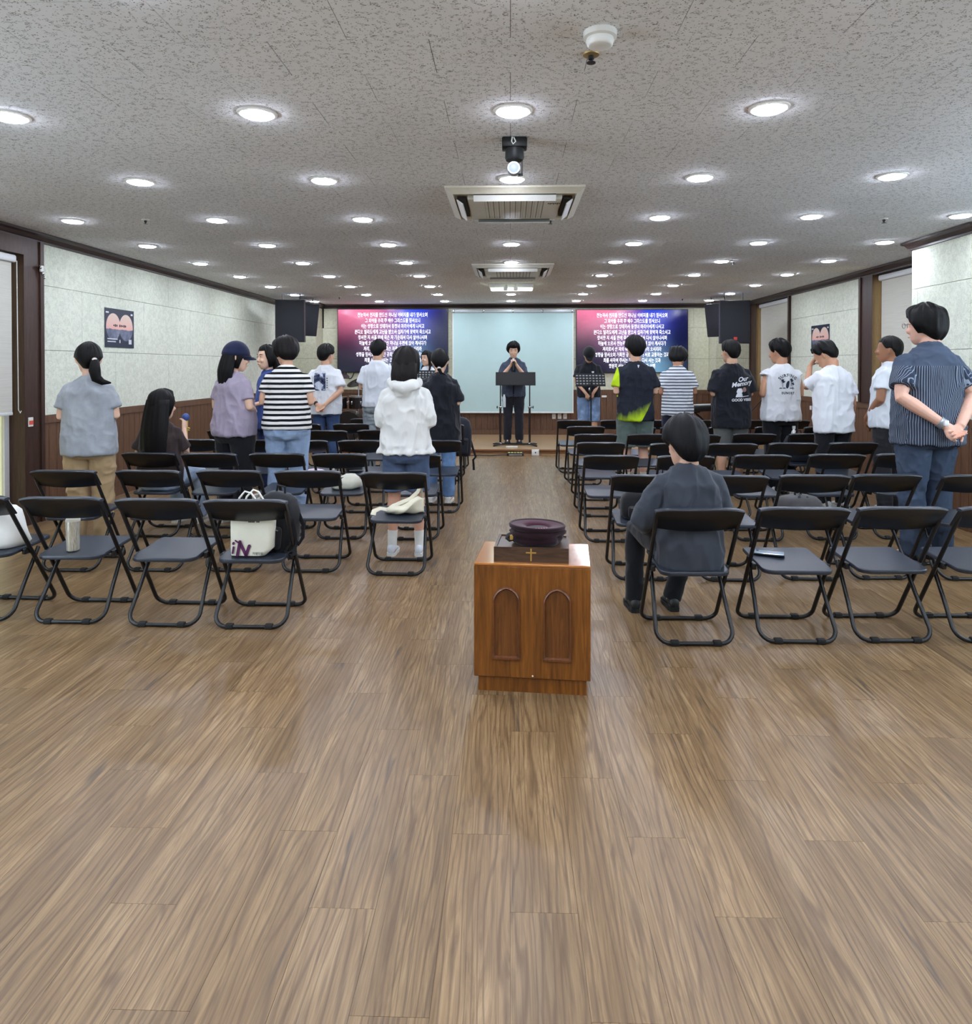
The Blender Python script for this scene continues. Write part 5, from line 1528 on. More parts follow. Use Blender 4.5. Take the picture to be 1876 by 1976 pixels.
PEOPLE = []
def person(P):
    s = P['h'] / 1.70; fem = P.get('fem', False); bulk = P.get('bulk', 1.0)
    vox = P.get('vox', .0085)
    root = thing('person', P['label'], 'person', P['loc'], math.radians(P.get('rz', 0)))
    seated = P.get('seat')                       # hip height when seated
    lean = math.radians(P.get('lean', 0)); HIP = Vector((0, 0, .90))
    dz = (seated / s - .90) if seated else 0.0
    RX = Matrix.Rotation(-lean, 3, 'X')
    def up(p): return (HIP + RX @ (Vector(p) - HIP) + Vector((0, 0, dz))) * s
    HM = Matrix.Rotation(math.radians(P.get('hyaw', 0)), 3, 'Z') @ Matrix.Rotation(math.radians(-P.get('hpitch', 0)), 3, 'X') @ Matrix.Rotation(math.radians(P.get('hroll', 0)), 3, 'Y')
    NECK = Vector((0, -.012, 1.475)); hs = P.get('hs', 1.12 if not fem else 1.13) / (s ** .6)
    def hd(p):                                    # head-local (centre 0) -> person space
        return up(NECK + HM @ ((Vector(p) * hs + HEADC + Vector((0, 0, .0))) - NECK))
    sw = (.148 if fem else .157) * bulk ** .6
    skin = skin_mat(P.get('skin', (214, 172, 146)))
    b = MB()
    # --- skin: head
    prof = [(-.112, .046, .020, .018), (-.100, .040, .036, .036), (-.082, .030, .050, .056), (-.055, .014, .061, .075), (-.025, .004, .069, .088), (.01, 0, .0735, .0935), (.045, -.002, .0750, .0945), (.075, -.004, .066, .083), (.098, -.004, .045, .058), (.112, -.004, .014, .018)]
    b.loft([[hd(v) for v in sup(z, 0, cy, rx, ry, 2.1, 20)] for z, cy, rx, ry in prof])
    b.tube([hd((0, .088, .012)), hd((0, .099, -.008)), hd((0, .106, -.026)), hd((0, .094, -.034))], [.007 * s, .009 * s, .0125 * s, .010 * s], 8)
    for sx in (-1, 1):
        b.tube([hd((sx * .070, -.006, -.034)), hd((sx * .080, -.012, -.012)), hd((sx * .081, -.014, .012)), hd((sx * .074, -.006, .026))], [(.006 * s, .008 * s), (.007 * s, .014 * s), (.007 * s, .015 * s), (.005 * s, .009 * s)], 8)
        b.ell(hd((sx * .034, .082, -.028)), (.022 * s, .016 * s, .020 * s), 8, 6)
    b.ell(hd((0, .094, -.062)), (.020 * s, .010 * s, .007 * s), 8, 6)
    nr = (.047 if fem else .056) * bulk ** .5
    b.tube([up((0, -.02, 1.40)), up((0, -.016, 1.455)), hd((0, -.026, -.095)), hd((0, -.02, -.03))], [nr * 1.08 * s, nr * 1.02 * s, nr * s, nr * .95 * s], 16)
    # --- skin: torso under the clothes
    b.loft([[up(v) for v in sup(z, 0, cy, rx * bulk, ry * bulk)] for z, cy, rx, ry in ((.84, 0, .13, .09), (.95, 0, .145, .095), (1.1, 0, .135, .09), (1.28, 0, .125, .085), (1.38, -.01, .085, .06), (1.44, -.015, .05, .045))])
    # --- arms
    arms = {}
    for sx in (-1, 1):
        pose = P.get('pose_r' if sx > 0 else 'pose_l', P.get('pose', 'down'))
        e, w, hdn, pn = POSES[pose] if isinstance(pose, str) else pose
        m = lambda v: Vector((v[0] * sx, v[1], v[2]))
        if isinstance(pose, str) and pose in ('front', 'back', 'low', 'mic') and sx < 0: w = (w[0], w[1], w[2] + .012)
        S = up((sx * sw, -.012, 1.362)); E = up(m((e[0] * (sw / .172) if e[0] > .2 else e[0], e[1], e[2]))); Wr = up(m(w))
        HD = RX @ m(hdn); PN = RX @ m(pn)
        arms[sx] = (S, E, Wr, HD, PN)
        k = s * bulk * (.88 if fem else 1.0) * P.get('armk', 1.0)
        F = E.lerp(Wr, .28)
        b.tube([S + Vector((-sx * .05, 0, -.03)) * s, S - Vector((sx * .012, 0, .02)) * s, S.lerp(E, .45), S.lerp(E, .85), E, F, E.lerp(Wr, .7), Wr], [.034 * k, .040 * k, .043 * k, .038 * k, .037 * k, .039 * k, .030 * k, .0245 * k], 12, up=(0, 1, 0))
        hand(b, Wr, HD, PN, P.get('thumb', 1) * (-sx if True else sx), s * (.93 if fem else 1.02), P.get('curl', .45))
    # --- legs
    hipx = .092; lk = s * (bulk ** .6)
    legs = {}
    for sx in (-1, 1):
        if seated:
            kx, ky, kz, ax, ay = P.get('knees', {}).get(sx, (sx * .15, .42, seated + .02, sx * .15, .40))
            H = Vector((sx * hipx * s, .0, seated)); K = Vector((kx, ky, kz)); A = Vector((ax, ay, .085))
        else:
            st = P.get('stance', .10)
            fwd = P.get('step', 0.0) * sx
            H = Vector((sx * hipx, 0, .885)) * s; K = Vector((sx * (hipx * .6 + st * .4), .02 + fwd * .5, .48)) * s; A = Vector((sx * st, -.01 + fwd, .085)) * s
        legs[sx] = (H, K, A)
        b.tube([H + Vector((0, 0, .05 * s)) if not seated else H - Vector((0, .0, .01)), H.lerp(K, .2), H.lerp(K, .6), K, K.lerp(A, .28), K.lerp(A, .7), A, A - Vector((0, 0, .045))], [.062 * lk, .078 * lk, .066 * lk, .052 * lk, .055 * lk, .038 * lk, .032 * lk, .034 * lk], 14, up=(0, 1, 0))
        b.tube([A + Vector((0, -.05 * s, -.05)), A + Vector((0, .06 * s, -.05)), A + Vector((0, .15 * s, -.058))], [.030 * s, .034 * s, .022 * s], 10)
    me = remesh(b, 'body', vox, 3, .4)
    put('body', me, skin, root, True, angle=180)
    # --- face details
    if P.get('face'):
        dk = plain('eye_dark', (40, 30, 28), .4); lip = plain('lip', (176, 106, 98), .5)
        for sx in (-1, 1):
            MB().ell(hd((sx * .031, .089, .012)), (.011 * s, .006 * s, .0035 * s), 10, 6).build('eye', dk, root, True)
            MB().tube([hd((sx * .014, .094, .030)), hd((sx * .033, .092, .035)), hd((sx * .050, .080, .030))], [.003 * s, .004 * s, .0025 * s], 6).build('eyebrow', dk, root, True)
        MB().ell(hd((0, .0985, -.060)), (.019 * s, .006 * s, .005 * s), 10, 6).build('mouth', lip, root, True)
    # --- shirt
    sh = P['shirt']; lo = sh.get('loose', 1.0); hem = sh.get('hem', .84)
    c = MB(); w_ = (.166 if fem else .172) * bulk * lo; d_ = (.112 if fem else .120) * bulk * lo * sh.get('deep', 1.0)
    shx = sw * 1.0
    wz = sh.get('waist', .96 if fem else 1.0)
    hipw = (.168 if fem else .165) * bulk ** .8 * 1.09 + .014; hipd = (.118 if fem else .115) * bulk ** .8 * 1.14 + .018
    fl = sh.get('flare', 1.03)
    def low(z, a, b):                                # never tighter than the trousers below
        k = max(0.0, min(1.0, (1.26 - z) / .32)); return (a + max(0.0, hipw - a) * k, b + max(0.0, hipd - b) * k)
    rg = [(hem, -.006, *low(hem, w_ * fl, d_ * fl)), (hem + .03, -.006, *low(hem + .03, w_ * fl * 1.01, d_ * fl * 1.02)), (.93, -.006, *low(.93, w_ * fl * wz, d_ * wz)), (1.00, .0, *low(1.0, w_ * wz, d_ * wz)),
          (1.12, -.005, *low(1.12, w_ * wz * .99, d_ * .98)), (1.24, -.010, w_ * .98, d_ * 1.0), (1.315, -.014, max(w_ * .95, shx * .98), d_ * .98), (1.360, -.016, shx * .97, d_ * .88), (1.395, -.018, shx * .84, d_ * .76), (1.425, -.020, shx * .64, d_ * .66), (1.440, -.022, shx * .50, d_ * .60), (1.450, -.022, max(.068, nr * 1.28), max(.064, nr * 1.20)), (1.456 + sh.get('collar', 0), -.020, max(.060, nr * 1.14), max(.060, nr * 1.10))]
    rg = [r for k_, r in enumerate(rg) if k_ < 2 or r[0] > hem + .035]
    rg.sort(key=lambda r: r[0])
    c.loft([[up(v) for v in sup(z, 0, cy, rx, ry, 2.5 if z < 1.36 else 2.1, 32)] for z, cy, rx, ry in rg])
    fr = sh.get('sleeve', .66)
    for sx in (-1, 1):
        S, E, Wr, HD, PN = arms[sx]; S = S - Vector((sx * .006, 0, .016)) * s
        kk = s * bulk * lo * (.86 if fem else 1.0)
        In = up((sx * (sw - .07), -.014, 1.365))
        if fr <= 0: c.ell(up((sx * (sw - .015), -.014, 1.375)), (.055 * kk, .075 * kk, .065 * kk)); continue
        if fr < 1.02:
            q = S.lerp(E, fr)
            c.tube([In, S, S.lerp(E, fr * .5), q], [.036 * kk, .050 * kk, .060 * kk, .065 * kk * sh.get('cuff', 1.0)], 16, up=(0, 1, 0))
        else:
            q = E.lerp(Wr, min(1.0, fr - 1.0))
            c.tube([In, S, S.lerp(E, .5), S.lerp(E, .9), E, E.lerp(q, .35), E.lerp(q, .92), q], [.050 * kk, .058 * kk, .060 * kk, .057 * kk, .056 * kk, .052 * kk, .046 * kk, .038 * kk], 16, up=(0, 1, 0))
    if sh.get('hood'):
        c.tube([up((-.085, .03, 1.455)), up((-.11, -.06, 1.445)), up((-.07, -.135, 1.42)), up((0, -.155, 1.40)), up((.07, -.135, 1.42)), up((.11, -.06, 1.445)), up((.085, .03, 1.455))], [.028 * s, .040 * s, .048 * s, .052 * s, .048 * s, .040 * s, .028 * s], 12)
        c.ell(up((0, -.135, 1.375)), (.085 * s, .035 * s, .055 * s))
    if sh.get('ruffle'):
        rr = []
        W2, D2 = max(w_, hipw) * 1.03, max(d_, hipd) * 1.03
        for z, k in ((hem - .045, 1.12), (hem - .02, 1.08), (hem + .005, 1.0), (hem + .02, .96)):
            rr.append([up((W2 * k * math.cos(a) * (1 + .05 * (k - .96) * 5 * math.sin(13 * a)), D2 * k * math.sin(a) * (1 + .07 * (k - .96) * 5 * math.sin(13 * a)), z)) for a in [2 * PI * i / 72 for i in range(72)]])
        c.loft(rr)
    me = remesh(c, 'shirt', sh.get('vox', max(.0075, vox)), sh.get('sm', 9), .5)
    wrinkle(me, sh.get('wr', .010) * 1.45 * s, sh.get('wf', (10, 10, 5.5)), P.get('seed', len(PEOPLE) * 3.7))
    smo = put(sh.get('name', 'shirt'), me, sh['mat'], root, True, angle=180)
    bvh = None
    # --- trousers / shorts
    tr = P['legs']; tl = tr.get('to', .06); tk = tr.get('wide', 1.0)
    c = MB()
    hw = (.168 if fem else .165) * bulk ** .8; hdp = (.118 if fem else .115) * bulk ** .8
    if seated:
        c.loft([[v * s + Vector((0, 0, 0)) for v in sup(z, 0, y, hw * k, hdp * k2)] for z, y, k, k2 in ((seated / s - .085, .02, .95, 1.1), (seated / s - .04, .01, 1.08, 1.25), (seated / s + .03, -.005, .98, 1.0), (seated / s + .08, -.005, .85, .85))])
    else:
        c.loft([[v * s for v in sup(z, 0, y, hw * k, hdp * k2)] for z, y, k, k2 in ((.775, -.004, .96, .92), (.82, -.01, 1.06, 1.08), (.88, -.012, 1.09, 1.14), (.935, -.006, 1.0, 1.02), (.985, 0, .84, .84))])
    for sx in (-1, 1):
        H, K, A = legs[sx]
        kk = s * bulk ** .7 * tk
        foot = A - Vector((0, 0, .085 - tl)) if not tr.get('short') else None
        if tr.get('short'):
            f = tr['short']                        # fraction of the thigh covered (may pass the knee)
            q = H.lerp(K, f) if f <= 1 else K.lerp(A, f - 1)
            c.tube([H - (Vector((0, .06, 0)) if seated else Vector((0, 0, -.04))), H.lerp(q, .25), H.lerp(q, .7), q], [.088 * kk, .092 * kk, .086 * kk, tr.get('end', .082) * kk], 16, up=(0, 1, 0))
        else:
            q = K.lerp(A, 1.0) ; q.z = tl
            c.tube([H - (Vector((0, .06, 0)) if seated else Vector((0, 0, -.04))), H.lerp(K, .2), H.lerp(K, .65), K, K.lerp(q, .45), K.lerp(q, .85), q], [.088 * kk, .092 * kk, .078 * kk, .068 * kk, .064 * kk, .060 * kk, .060 * kk], 16, up=(0, 1, 0))
    me = remesh(c, 'trousers', max(.0085, vox), 4, .5)
    wrinkle(me, tr.get('wr', .008) * s, (8, 8, 8), P.get('seed', len(PEOPLE) * 5.1) + 3)
    put(tr.get('name', 'trousers'), me, tr['mat'], root, True, angle=180)
    # --- shoes, socks
    sm = P.get('shoe', plain('shoe_white', (226, 226, 226), .6))
    sole = P.get('sole', plain('sole_white', (222, 222, 218), .6))
    for sx in (-1, 1):
        H, K, A = legs[sx]
        o = MB(); f = s * (.92 if fem else 1.0)
        rings = []
        for (y, w, h) in ((-.078, .020, .060), (-.070, .033, .085), (-.045, .039, .098), (-.01, .041, .100), (.04, .043, .082), (.09, .047, .062), (.135, .044, .050), (.165, .030, .040), (.178, .012, .030)):
            rings.append([(A.x + w * f * math.cos(a) , A.y + y * f, .018 + max(0.0, (h * f - .018) * (.5 + .5 * math.sin(a)))) for a in [2 * PI * i / 18 for i in range(18)]])
        sh_ = o.loft(rings).build('shoe', sm, root, True, angle=60)
        MB().prism([(A.x + x * f * 1.05, A.y + y * f) for x, y in ((-.030, -.078), (0, -.086), (.030, -.078), (.040, -.04), (.042, .02), (.050, .09), (.044, .15), (.02, .184), (-.02, .184), (-.044, .15), (-.050, .09), (-.042, .02), (-.040, -.04))], 0.0, .024, 'xy').build('sole', sole, sh_)
        if P.get('sock') is not None:
            MB().tube([A + Vector((0, 0, -.03)), A + Vector((0, 0, .0)), A.lerp(K, .2 if not P.get('sock_h') else P['sock_h'])], [.039 * lk, .037 * lk, .041 * lk], 16, up=(0, 1, 0)).build('sock', P['sock'], root, True)
    # --- hair
    hr = P.get('hair', {}); kind = hr.get('kind', 'short'); hm = hair_mat(hr.get('rgb', (22, 20, 22)))
    h = MB()
    sd = len(PEOPLE) * 2.3
    if kind == 'short': hair_shell(h, edge(hr.get('front', .060), hr.get('side', -.008), hr.get('back', -.080)), .006 if P.get('cap') else hr.get('thick', .020), seed=sd, top=1.0)
    elif kind == 'mop': hair_shell(h, edge(.045, -.045, -.092), .027, seed=sd)
    elif kind == 'bob': hair_shell(h, edge(.055, -.11, hr.get('back', -.115)), .018, .06, seed=sd)
    elif kind == 'long': hair_shell(h, edge(.065, -.09, -.05), .006 if P.get('cap') else .018, .02, seed=sd)
    elif kind == 'pony': hair_shell(h, edge(.072, -.012, -.072), .012, seed=sd)
    vs = [tuple(hd(v)) for v in h.v]
    h.v = vs
    if kind == 'long':
        ln = hr['len']; wd = hr.get('wd', .085); yb = hr.get('yb', -.105)
        rings = []; N = 14
        for i in range(N + 1):
            t = i / N
            z = 1.645 - (ln + .045) * t; ww = wd * (0.9 + .32 * math.sin(PI * min(1, t * .9 + .1))) * (1 - .35 * max(0, t - .75) / .25); dd = .050 * (1 - .5 * t) + .012
            yc = yb * min(1, .55 + t) - .015 * math.sin(PI * t)
            rings.append([up((hr.get('dx', 0) * t + ww * math.cos(a) * (1 + .04 * math.sin(9 * a + 3 * t)), yc + dd * math.sin(a) * (1 + .08 * math.sin(11 * a)), z + .02 * math.sin(7 * a) * t)) for a in [2 * PI * k / 40 for k in range(40)]])
        h.loft(rings)
    if kind == 'pony':
        pts = [hd(v) for v in hr['tail']]
        h.tube(pts, [r * s for r in hr['tail_r']], 14, flat=.7)
    if kind == 'bob' and hr.get('tails'):
        for sx in (-1, 1):
            h.tube([hd((sx * .07, -.02, -.06)), hd((sx * .085, .02, -.13)), hd((sx * .08, .05, -.24))], [.022 * s, .020 * s, .008 * s], 10)
    put('hair', h.mesh('hair'), hm, root, True, angle=180)
    if kind == 'pony':
        t0, t1 = hd(hr['tail'][1]), hd(hr['tail'][0])
        MB().tube([t0.lerp(t1, .5), t0.lerp(t1, .1)], hr['tail_r'][0] * s * 1.15, 14).build('hair_tie', plain('hair_tie', (206, 194, 186), .7), root, True)
    # --- cap, glasses, watch
    if P.get('cap'):
        cm = cloth('cap_' + P['cap'][0], P['cap'][1], .15)
        cp = MB(); rings = []
        for i in range(8):
            t = i / 7; th = math.radians(4 + 84 * t)
            rings.append([hd((( HR[0] + .022) * math.sin(th) * math.cos(a), (HR[1] + .020) * math.sin(th) * math.sin(a) - .002, (HR[2] - .005 + .018) * math.cos(th) + .018)) for a in [2 * PI * k / 28 for k in range(28)]])
        rings.append([hd(((HR[0] + .012) * math.cos(a), (HR[1] + .010) * math.sin(a) - .002, .016)) for a in [2 * PI * k / 28 for k in range(28)]])
        cro = cp.loft(rings).build('cap', cm, root, True, angle=180)
        br = MB(); R2 = []
        for t, zz in ((0, .022), (.35, .020), (.7, .012), (1, .002)):
            R2.append([hd(((.080 - .022 * t) * math.cos(a), .080 * math.sin(a) * (1 - t * .15) + .085 * t * math.sin(a) ** .6 + .012, zz - .012 * abs(math.cos(a)) * t)) for a in [PI * (.06 + .88 * k / 14) for k in range(15)]])
        top = R2; bot = [[v - HM @ Vector((0, 0, .006)) for v in r] for r in R2]
        vs = [v for r in top for v in r] + [v for r in bot for v in r]; nn = 15; o_ = 4 * nn; fs = []
        for i in range(3):
            for j in range(14):
                q = (i * nn + j, i * nn + j + 1, (i + 1) * nn + j + 1, (i + 1) * nn + j); fs.append(q); fs.append(tuple(x + o_ for x in reversed(q)))
        for j in range(14):
            fs.append((3 * nn + j, 3 * nn + j + 1, 3 * nn + j + 1 + o_, 3 * nn + j + o_)); fs.append((j + 1, j, j + o_, j + 1 + o_))
        for i in range(3):
            fs.append((i * nn, (i + 1) * nn, (i + 1) * nn + o_, i * nn + o_)); fs.append(((i + 1) * nn + 14, i * nn + 14, i * nn + 14 + o_, (i + 1) * nn + 14 + o_))
        br.add(vs, fs).build('brim', cm, cro, True, angle=60)
        h2 = MB().ell(hd((0, 0, .132)), (.008 * s, .008 * s, .006 * s)); h2.build('button', cm, cro, True)
    if P.get('glasses'):
        g = MB()
        for sx in (-1, 1):
            ring = [hd((sx * (.034 + .021 * math.cos(a)), .112, .010 + .017 * math.sin(a))) for a in [2 * PI * k / 14 for k in range(15)]]
            g.tube(ring, .0022 * s, 6)
            g.tube([hd((sx * .055, .111, .016)), hd((sx * .079, .06, .014)), hd((sx * .083, -.01, .010))], .0022 * s, 6)
        g.tube([hd((-.012, .113, .014)), hd((.012, .113, .014))], .002 * s, 6)
        g.build('glasses', plain('glasses_' + P['glasses'], (52, 44, 44) if P['glasses'] == 'dark' else (120, 110, 106), .3), root, True)
    PEOPLE.append(root)
    return dict(root=root, shirt=smo, arms=arms, legs=legs, s=s, up=up, hd=hd)

def print_on(info, me, x, z, name, mat, rot=0.0, off=.003, flip=False, ydir=1):
    """lay a flat shape (drawn in its own xy plane) on the back of a shirt"""
    sh = info['shirt'].data
    n = len(sh.vertices); co = np.empty(n * 3, np.float32); sh.vertices.foreach_get('co', co)
    bv = BVHTree.FromPolygons([tuple(v) for v in co.reshape(-1, 3)], [tuple(p.vertices) for p in sh.polygons]) if 'bvh' not in info else info['bvh']
    info['bvh'] = bv
    c, s_ = math.cos(rot), math.sin(rot)
    zs = [v.co.z for v in me.vertices]; z0 = min(zs)
    for v in me.vertices:
        X = v.co.x * c - v.co.y * s_ + x; Z = v.co.x * s_ + v.co.y * c + z
        hit = bv.ray_cast(Vector((X, -1.0 * ydir, Z)), Vector((0, ydir, 0)))
        Y = hit[0].y if hit[0] is not None else -.13 * ydir
        v.co = (X, Y - (off + (0.0008 if v.co.z > z0 + 1e-6 else 0)) * ydir, Z)
    me.update()
    o = put(name, me, mat, info['root']); return o
def poly_mesh(pts, sub=0.012):
    """flat polygon cut into small cells so it can follow the cloth"""
    bm = bmesh.new(); vs = [bm.verts.new((a, b, 0)) for a, b in pts]; bm.faces.new(vs)
    bmesh.ops.triangulate(bm, faces=bm.faces[:])
    for _ in range(3):
        es = [e for e in bm.edges if e.calc_length() > sub]
        if not es: break
        bmesh.ops.subdivide_edges(bm, edges=es, cuts=1); bmesh.ops.triangulate(bm, faces=bm.faces[:])
    me = bpy.data.meshes.new('print'); bm.to_mesh(me); bm.free(); return me
def grid_mesh(w, h, nx, ny):
    m = MB(); vs = [(-w / 2 + w * i / nx, -h / 2 + h * j / ny, 0) for j in range(ny + 1) for i in range(nx + 1)]
    return m.add(vs, [(j * (nx + 1) + i, j * (nx + 1) + i + 1, (j + 1) * (nx + 1) + i + 1, (j + 1) * (nx + 1) + i) for j in range(ny) for i in range(nx)]).mesh('print')

def P_at(u, y, z=0.0):
    p = at_y(u, 707, y); return Vector((p.x, y, z))
def hgt(v, y, base=0.0): return CAMZ + (707 - v) * y / FPX - base
M_WSHOE = plain('shoe_white', (226, 226, 226), .6); M_BSHOE = plain('shoe_black', (22, 22, 24), .5); M_SOCKW = cloth('sock_white', (226, 226, 222)); M_BSOLE = plain('sole_black', (18, 18, 19), .7)
M_WTEE = cloth('tee_white', (222, 226, 232), .04); M_WTEE2 = cloth('tee_white_soft', (214, 220, 228), .05); M_BTEE = cloth('tee_black', (26, 28, 36), .15)
M_BPANT = cloth('pants_black', (24, 25, 30), .15)
PALE, MID, TAN = (226, 188, 164), (210, 168, 142), (158, 112, 86)
# ------------------------------------------------------------------ the congregation
# 1 woman with ponytail, far left
y = 5.47
person(dict(label='woman with a black ponytail in a grey T-shirt and khaki trousers, far left', h=hgt(667, y) + .0, loc=P_at(172, y), rz=18, fem=True, bulk=1.06, pose='front', hyaw=14, hpitch=4,
            shirt=dict(mat=cloth('tee_heather', (150, 155, 162), .16), hem=.80, loose=1.12, sleeve=.74, wr=.009, flare=1.02), legs=dict(mat=cloth('khaki', (166, 142, 108), .12), wide=1.12, wr=.014),
            hair=dict(kind='pony', tail=[(0.03, -.105, .0), (.036, -.145, -.03), (.034, -.150, -.09), (.045, -.135, -.145), (.085, -.14, -.172), (.135, -.15, -.178)], tail_r=[.020, .034, .044, .040, .026, .006]), sock=M_SOCKW, skin=PALE))
# 2 seated woman with very long hair
loc, rz, _ = CHAIRS[('L3', 0)]
i2 = person(dict(label='seated woman with waist-long black hair in a dark brown T-shirt holding a toy', h=1.58, loc=(loc.x, loc.y + .20, 0), rz=-4, fem=True, bulk=1.0, seat=.47, pose_l='lap', pose_r=((.24, .08, 1.14), (.10, .23, 1.36), (-.1, .3, .9), (-.9, .2, 0)), hyaw=-22, lean=2,
            shirt=dict(mat=cloth('tee_brown', (54, 44, 44), .2), hem=.86, loose=1.12, sleeve=.78), legs=dict(mat=denim('jeans_pale', (150, 166, 190)), wide=1.0), knees={-1: (-.10, .44, .47, -.10, .46), 1: (.12, .44, .47, .12, .46)},
            hair=dict(kind='long', len=.62, wd=.105, yb=-.10), skin=PALE, face=True))
M_ = i2['root']; W_ = i2['arms'][1][2]
tp = M_.location + Matrix.Rotation(M_.rotation_euler.z, 3, 'Z') @ (W_ + Vector((-.015, .055, .05)))
ty = thing('hand_toy', 'yellow toy with a blue ball top held by the seated long-haired woman', 'toy', tp, M_.rotation_euler.z)
MB().tube([(0, 0, .02), (.0, .0, -.06), (.005, 0, -.15)], [.022, .018, .012], 12).build('handle', plain('toy_yellow', (208, 176, 84), .6), ty, True)
for k in range(5):
    a = k * 1.26; MB().tube([(0, 0, -.04 - .02 * k), (.04 * math.cos(a), .04 * math.sin(a), -.05 - .02 * k)], [.010, .006], 8).build('frill', plain('toy_yellow', (208, 176, 84), .6), ty, True)
MB().ell((0, 0, .05), (.034, .034, .036)).build('ball_top', plain('toy_blue', (58, 84, 150), .5), ty, True)
# 3 woman in cap
y = 6.5
person(dict(label='woman in a navy cap and sunglasses wearing a mauve T-shirt and black trousers', h=hgt(670, y) + .01, loc=P_at(452, y), rz=-22, fem=True, bulk=1.14, pose='front', hyaw=-38, hpitch=4, glasses='dark',
            shirt=dict(mat=cloth('tee_mauve', (156, 146, 164), .08), hem=.84, loose=1.0, sleeve=.72, wr=.009), legs=dict(mat=M_BPANT, wide=1.2), cap=('navy', (28, 34, 62)),
            hair=dict(kind='long', len=.34, wd=.072, yb=-.085, dx=-.03), skin=PALE))
# 4 woman in blue behind the striped shirt
y = 7.7
person(dict(label='woman with long black hair in a blue top, half hidden behind the striped shirt', h=hgt(672, y), loc=P_at(517, y), rz=128, fem=True, pose='front', hyaw=10, face=True,
            shirt=dict(mat=cloth('top_blue', (52, 76, 140), .1), hem=.80, sleeve=.7), legs=dict(mat=denim('jeans_navy', (44, 58, 100)), wide=.95), hair=dict(kind='long', len=.36, wd=.085, yb=-.085), skin=PALE))
# 5 striped shirt, light jeans
y = 6.5
person(dict(label='short-haired person in a bold black and white striped shirt and light blue jeans', h=hgt(656, y) + .01, loc=P_at(554, y), rz=6, fem=True, bulk=1.17, pose='front', hyaw=30, hpitch=14, lean=2,
            shirt=dict(mat=stripes('stripe_bold', (226, 224, 222), (20, 20, 24), .0475, .46), hem=.865, loose=1.0, sleeve=.66, wr=.006), legs=dict(mat=denim('jeans_light', (142, 164, 196)), wide=1.06, wr=.012),
            hair=dict(kind='mop', rgb=(30, 24, 26)), skin=MID, hs=1.10))
# 6 white tee with collage print, hands behind
y = 9.5
i6 = person(dict(label='man in a white T-shirt with a dark back print, hands clasped behind, blue jeans', h=hgt(669, y), loc=P_at(629, y), rz=-4, pose='back', hyaw=-22, bulk=1.02,
                 shirt=dict(mat=M_WTEE, hem=.80, loose=1.15, sleeve=.80), legs=dict(mat=denim('jeans_blue', (64, 84, 124)), wide=1.0), hair=dict(kind='short', thick=.024, back=-.07), skin=MID))
s_ = i6['s']
g = grid_mesh(.165, .235, 14, 20); print_on(i6, g, -.035 * s_, 1.235 * s_, 'back_print', mat_collage())
for k, (zz) in enumerate((1.28, 1.25, 1.22, 1.19, 1.16)):
    print_on(i6, poly_mesh([(-.006, -.008), (.006, -.008), (.006, .008), (-.006, .008)]), .066 * s_, zz * s_, 'print_mark', M_INKB)
MB().tube([i6['arms'][-1][2] + Vector((0, 0, 0)), i6['arms'][-1][1].lerp(i6['arms'][-1][2], .9)], .030, 14).build('wristwatch', M_BLACKP, i6['root'], True)
# 7 white long-cut shirt, grey jeans
y = 9.55
person(dict(label='tall man in a plain white shirt and washed grey jeans before the left television', h=hgt(659, y), loc=P_at(729, y), rz=-3, pose='front', bulk=1.0, hyaw=-6, hpitch=6,
            shirt=dict(mat=M_WTEE2, hem=.86, loose=1.12, sleeve=.85, wr=.008), legs=dict(mat=denim('jeans_grey', (142, 152, 160)), wide=1.12, wr=.014), hair=dict(kind='short', thick=.018, back=-.075), skin=MID))
# 8 white hoodie, denim shorts
y = 5.42
person(dict(label='woman with long dark hair in a white hoodie and denim shorts by the aisle', h=hgt(679, y), loc=P_at(783, y), rz=0, fem=True, bulk=1.06, pose='front', vox=.0075, stance=.115,
            shirt=dict(mat=cloth('hoodie_white', (216, 216, 214), .04), hem=.90, loose=1.12, sleeve=1.75, hood=True, ruffle=True, wr=.011, name='hoodie'), legs=dict(mat=denim('denim_mid', (74, 88, 116)), short=.86, wide=1.10, end=.088, name='shorts', wr=.006),
            hair=dict(kind='long', len=.235, wd=.088, yb=-.09, rgb=(34, 26, 28)), sock=M_SOCKW, sock_h=.30, skin=(206, 160, 138), shoe=plain('shoe_pale', (204, 208, 216), .6)))
# 9 woman at the left music stand
y = 12.25
person(dict(label='woman with black bobbed hair in a white top singing on the stage', h=hgt(681, y, STG_H), loc=P_at(825, y, STG_H), rz=168, fem=True, pose='front', face=True, hyaw=-25,
            shirt=dict(mat=M_WTEE2, hem=.84, sleeve=.7), legs=dict(mat=M_BPANT), hair=dict(kind='bob', tails=True), skin=PALE))
# 10 black tee woman
y = 7.55
person(dict(label='woman with short black hair in a loose black T-shirt and light jeans by the aisle', h=hgt(678, y), loc=P_at(849, y), rz=-4, fem=True, bulk=1.1, pose='front', hpitch=6, hyaw=6,
            shirt=dict(mat=M_BTEE, hem=.70, loose=1.22, sleeve=.95, wr=.012), legs=dict(mat=denim('jeans_sky', (98, 128, 170)), wide=1.05), hair=dict(kind='pony', tail=[(0, -.10, -.06), (0, -.115, -.09), (.02, -.10, -.125), (.06, -.09, -.14)], tail_r=[.018, .022, .016, .005]), skin=PALE))
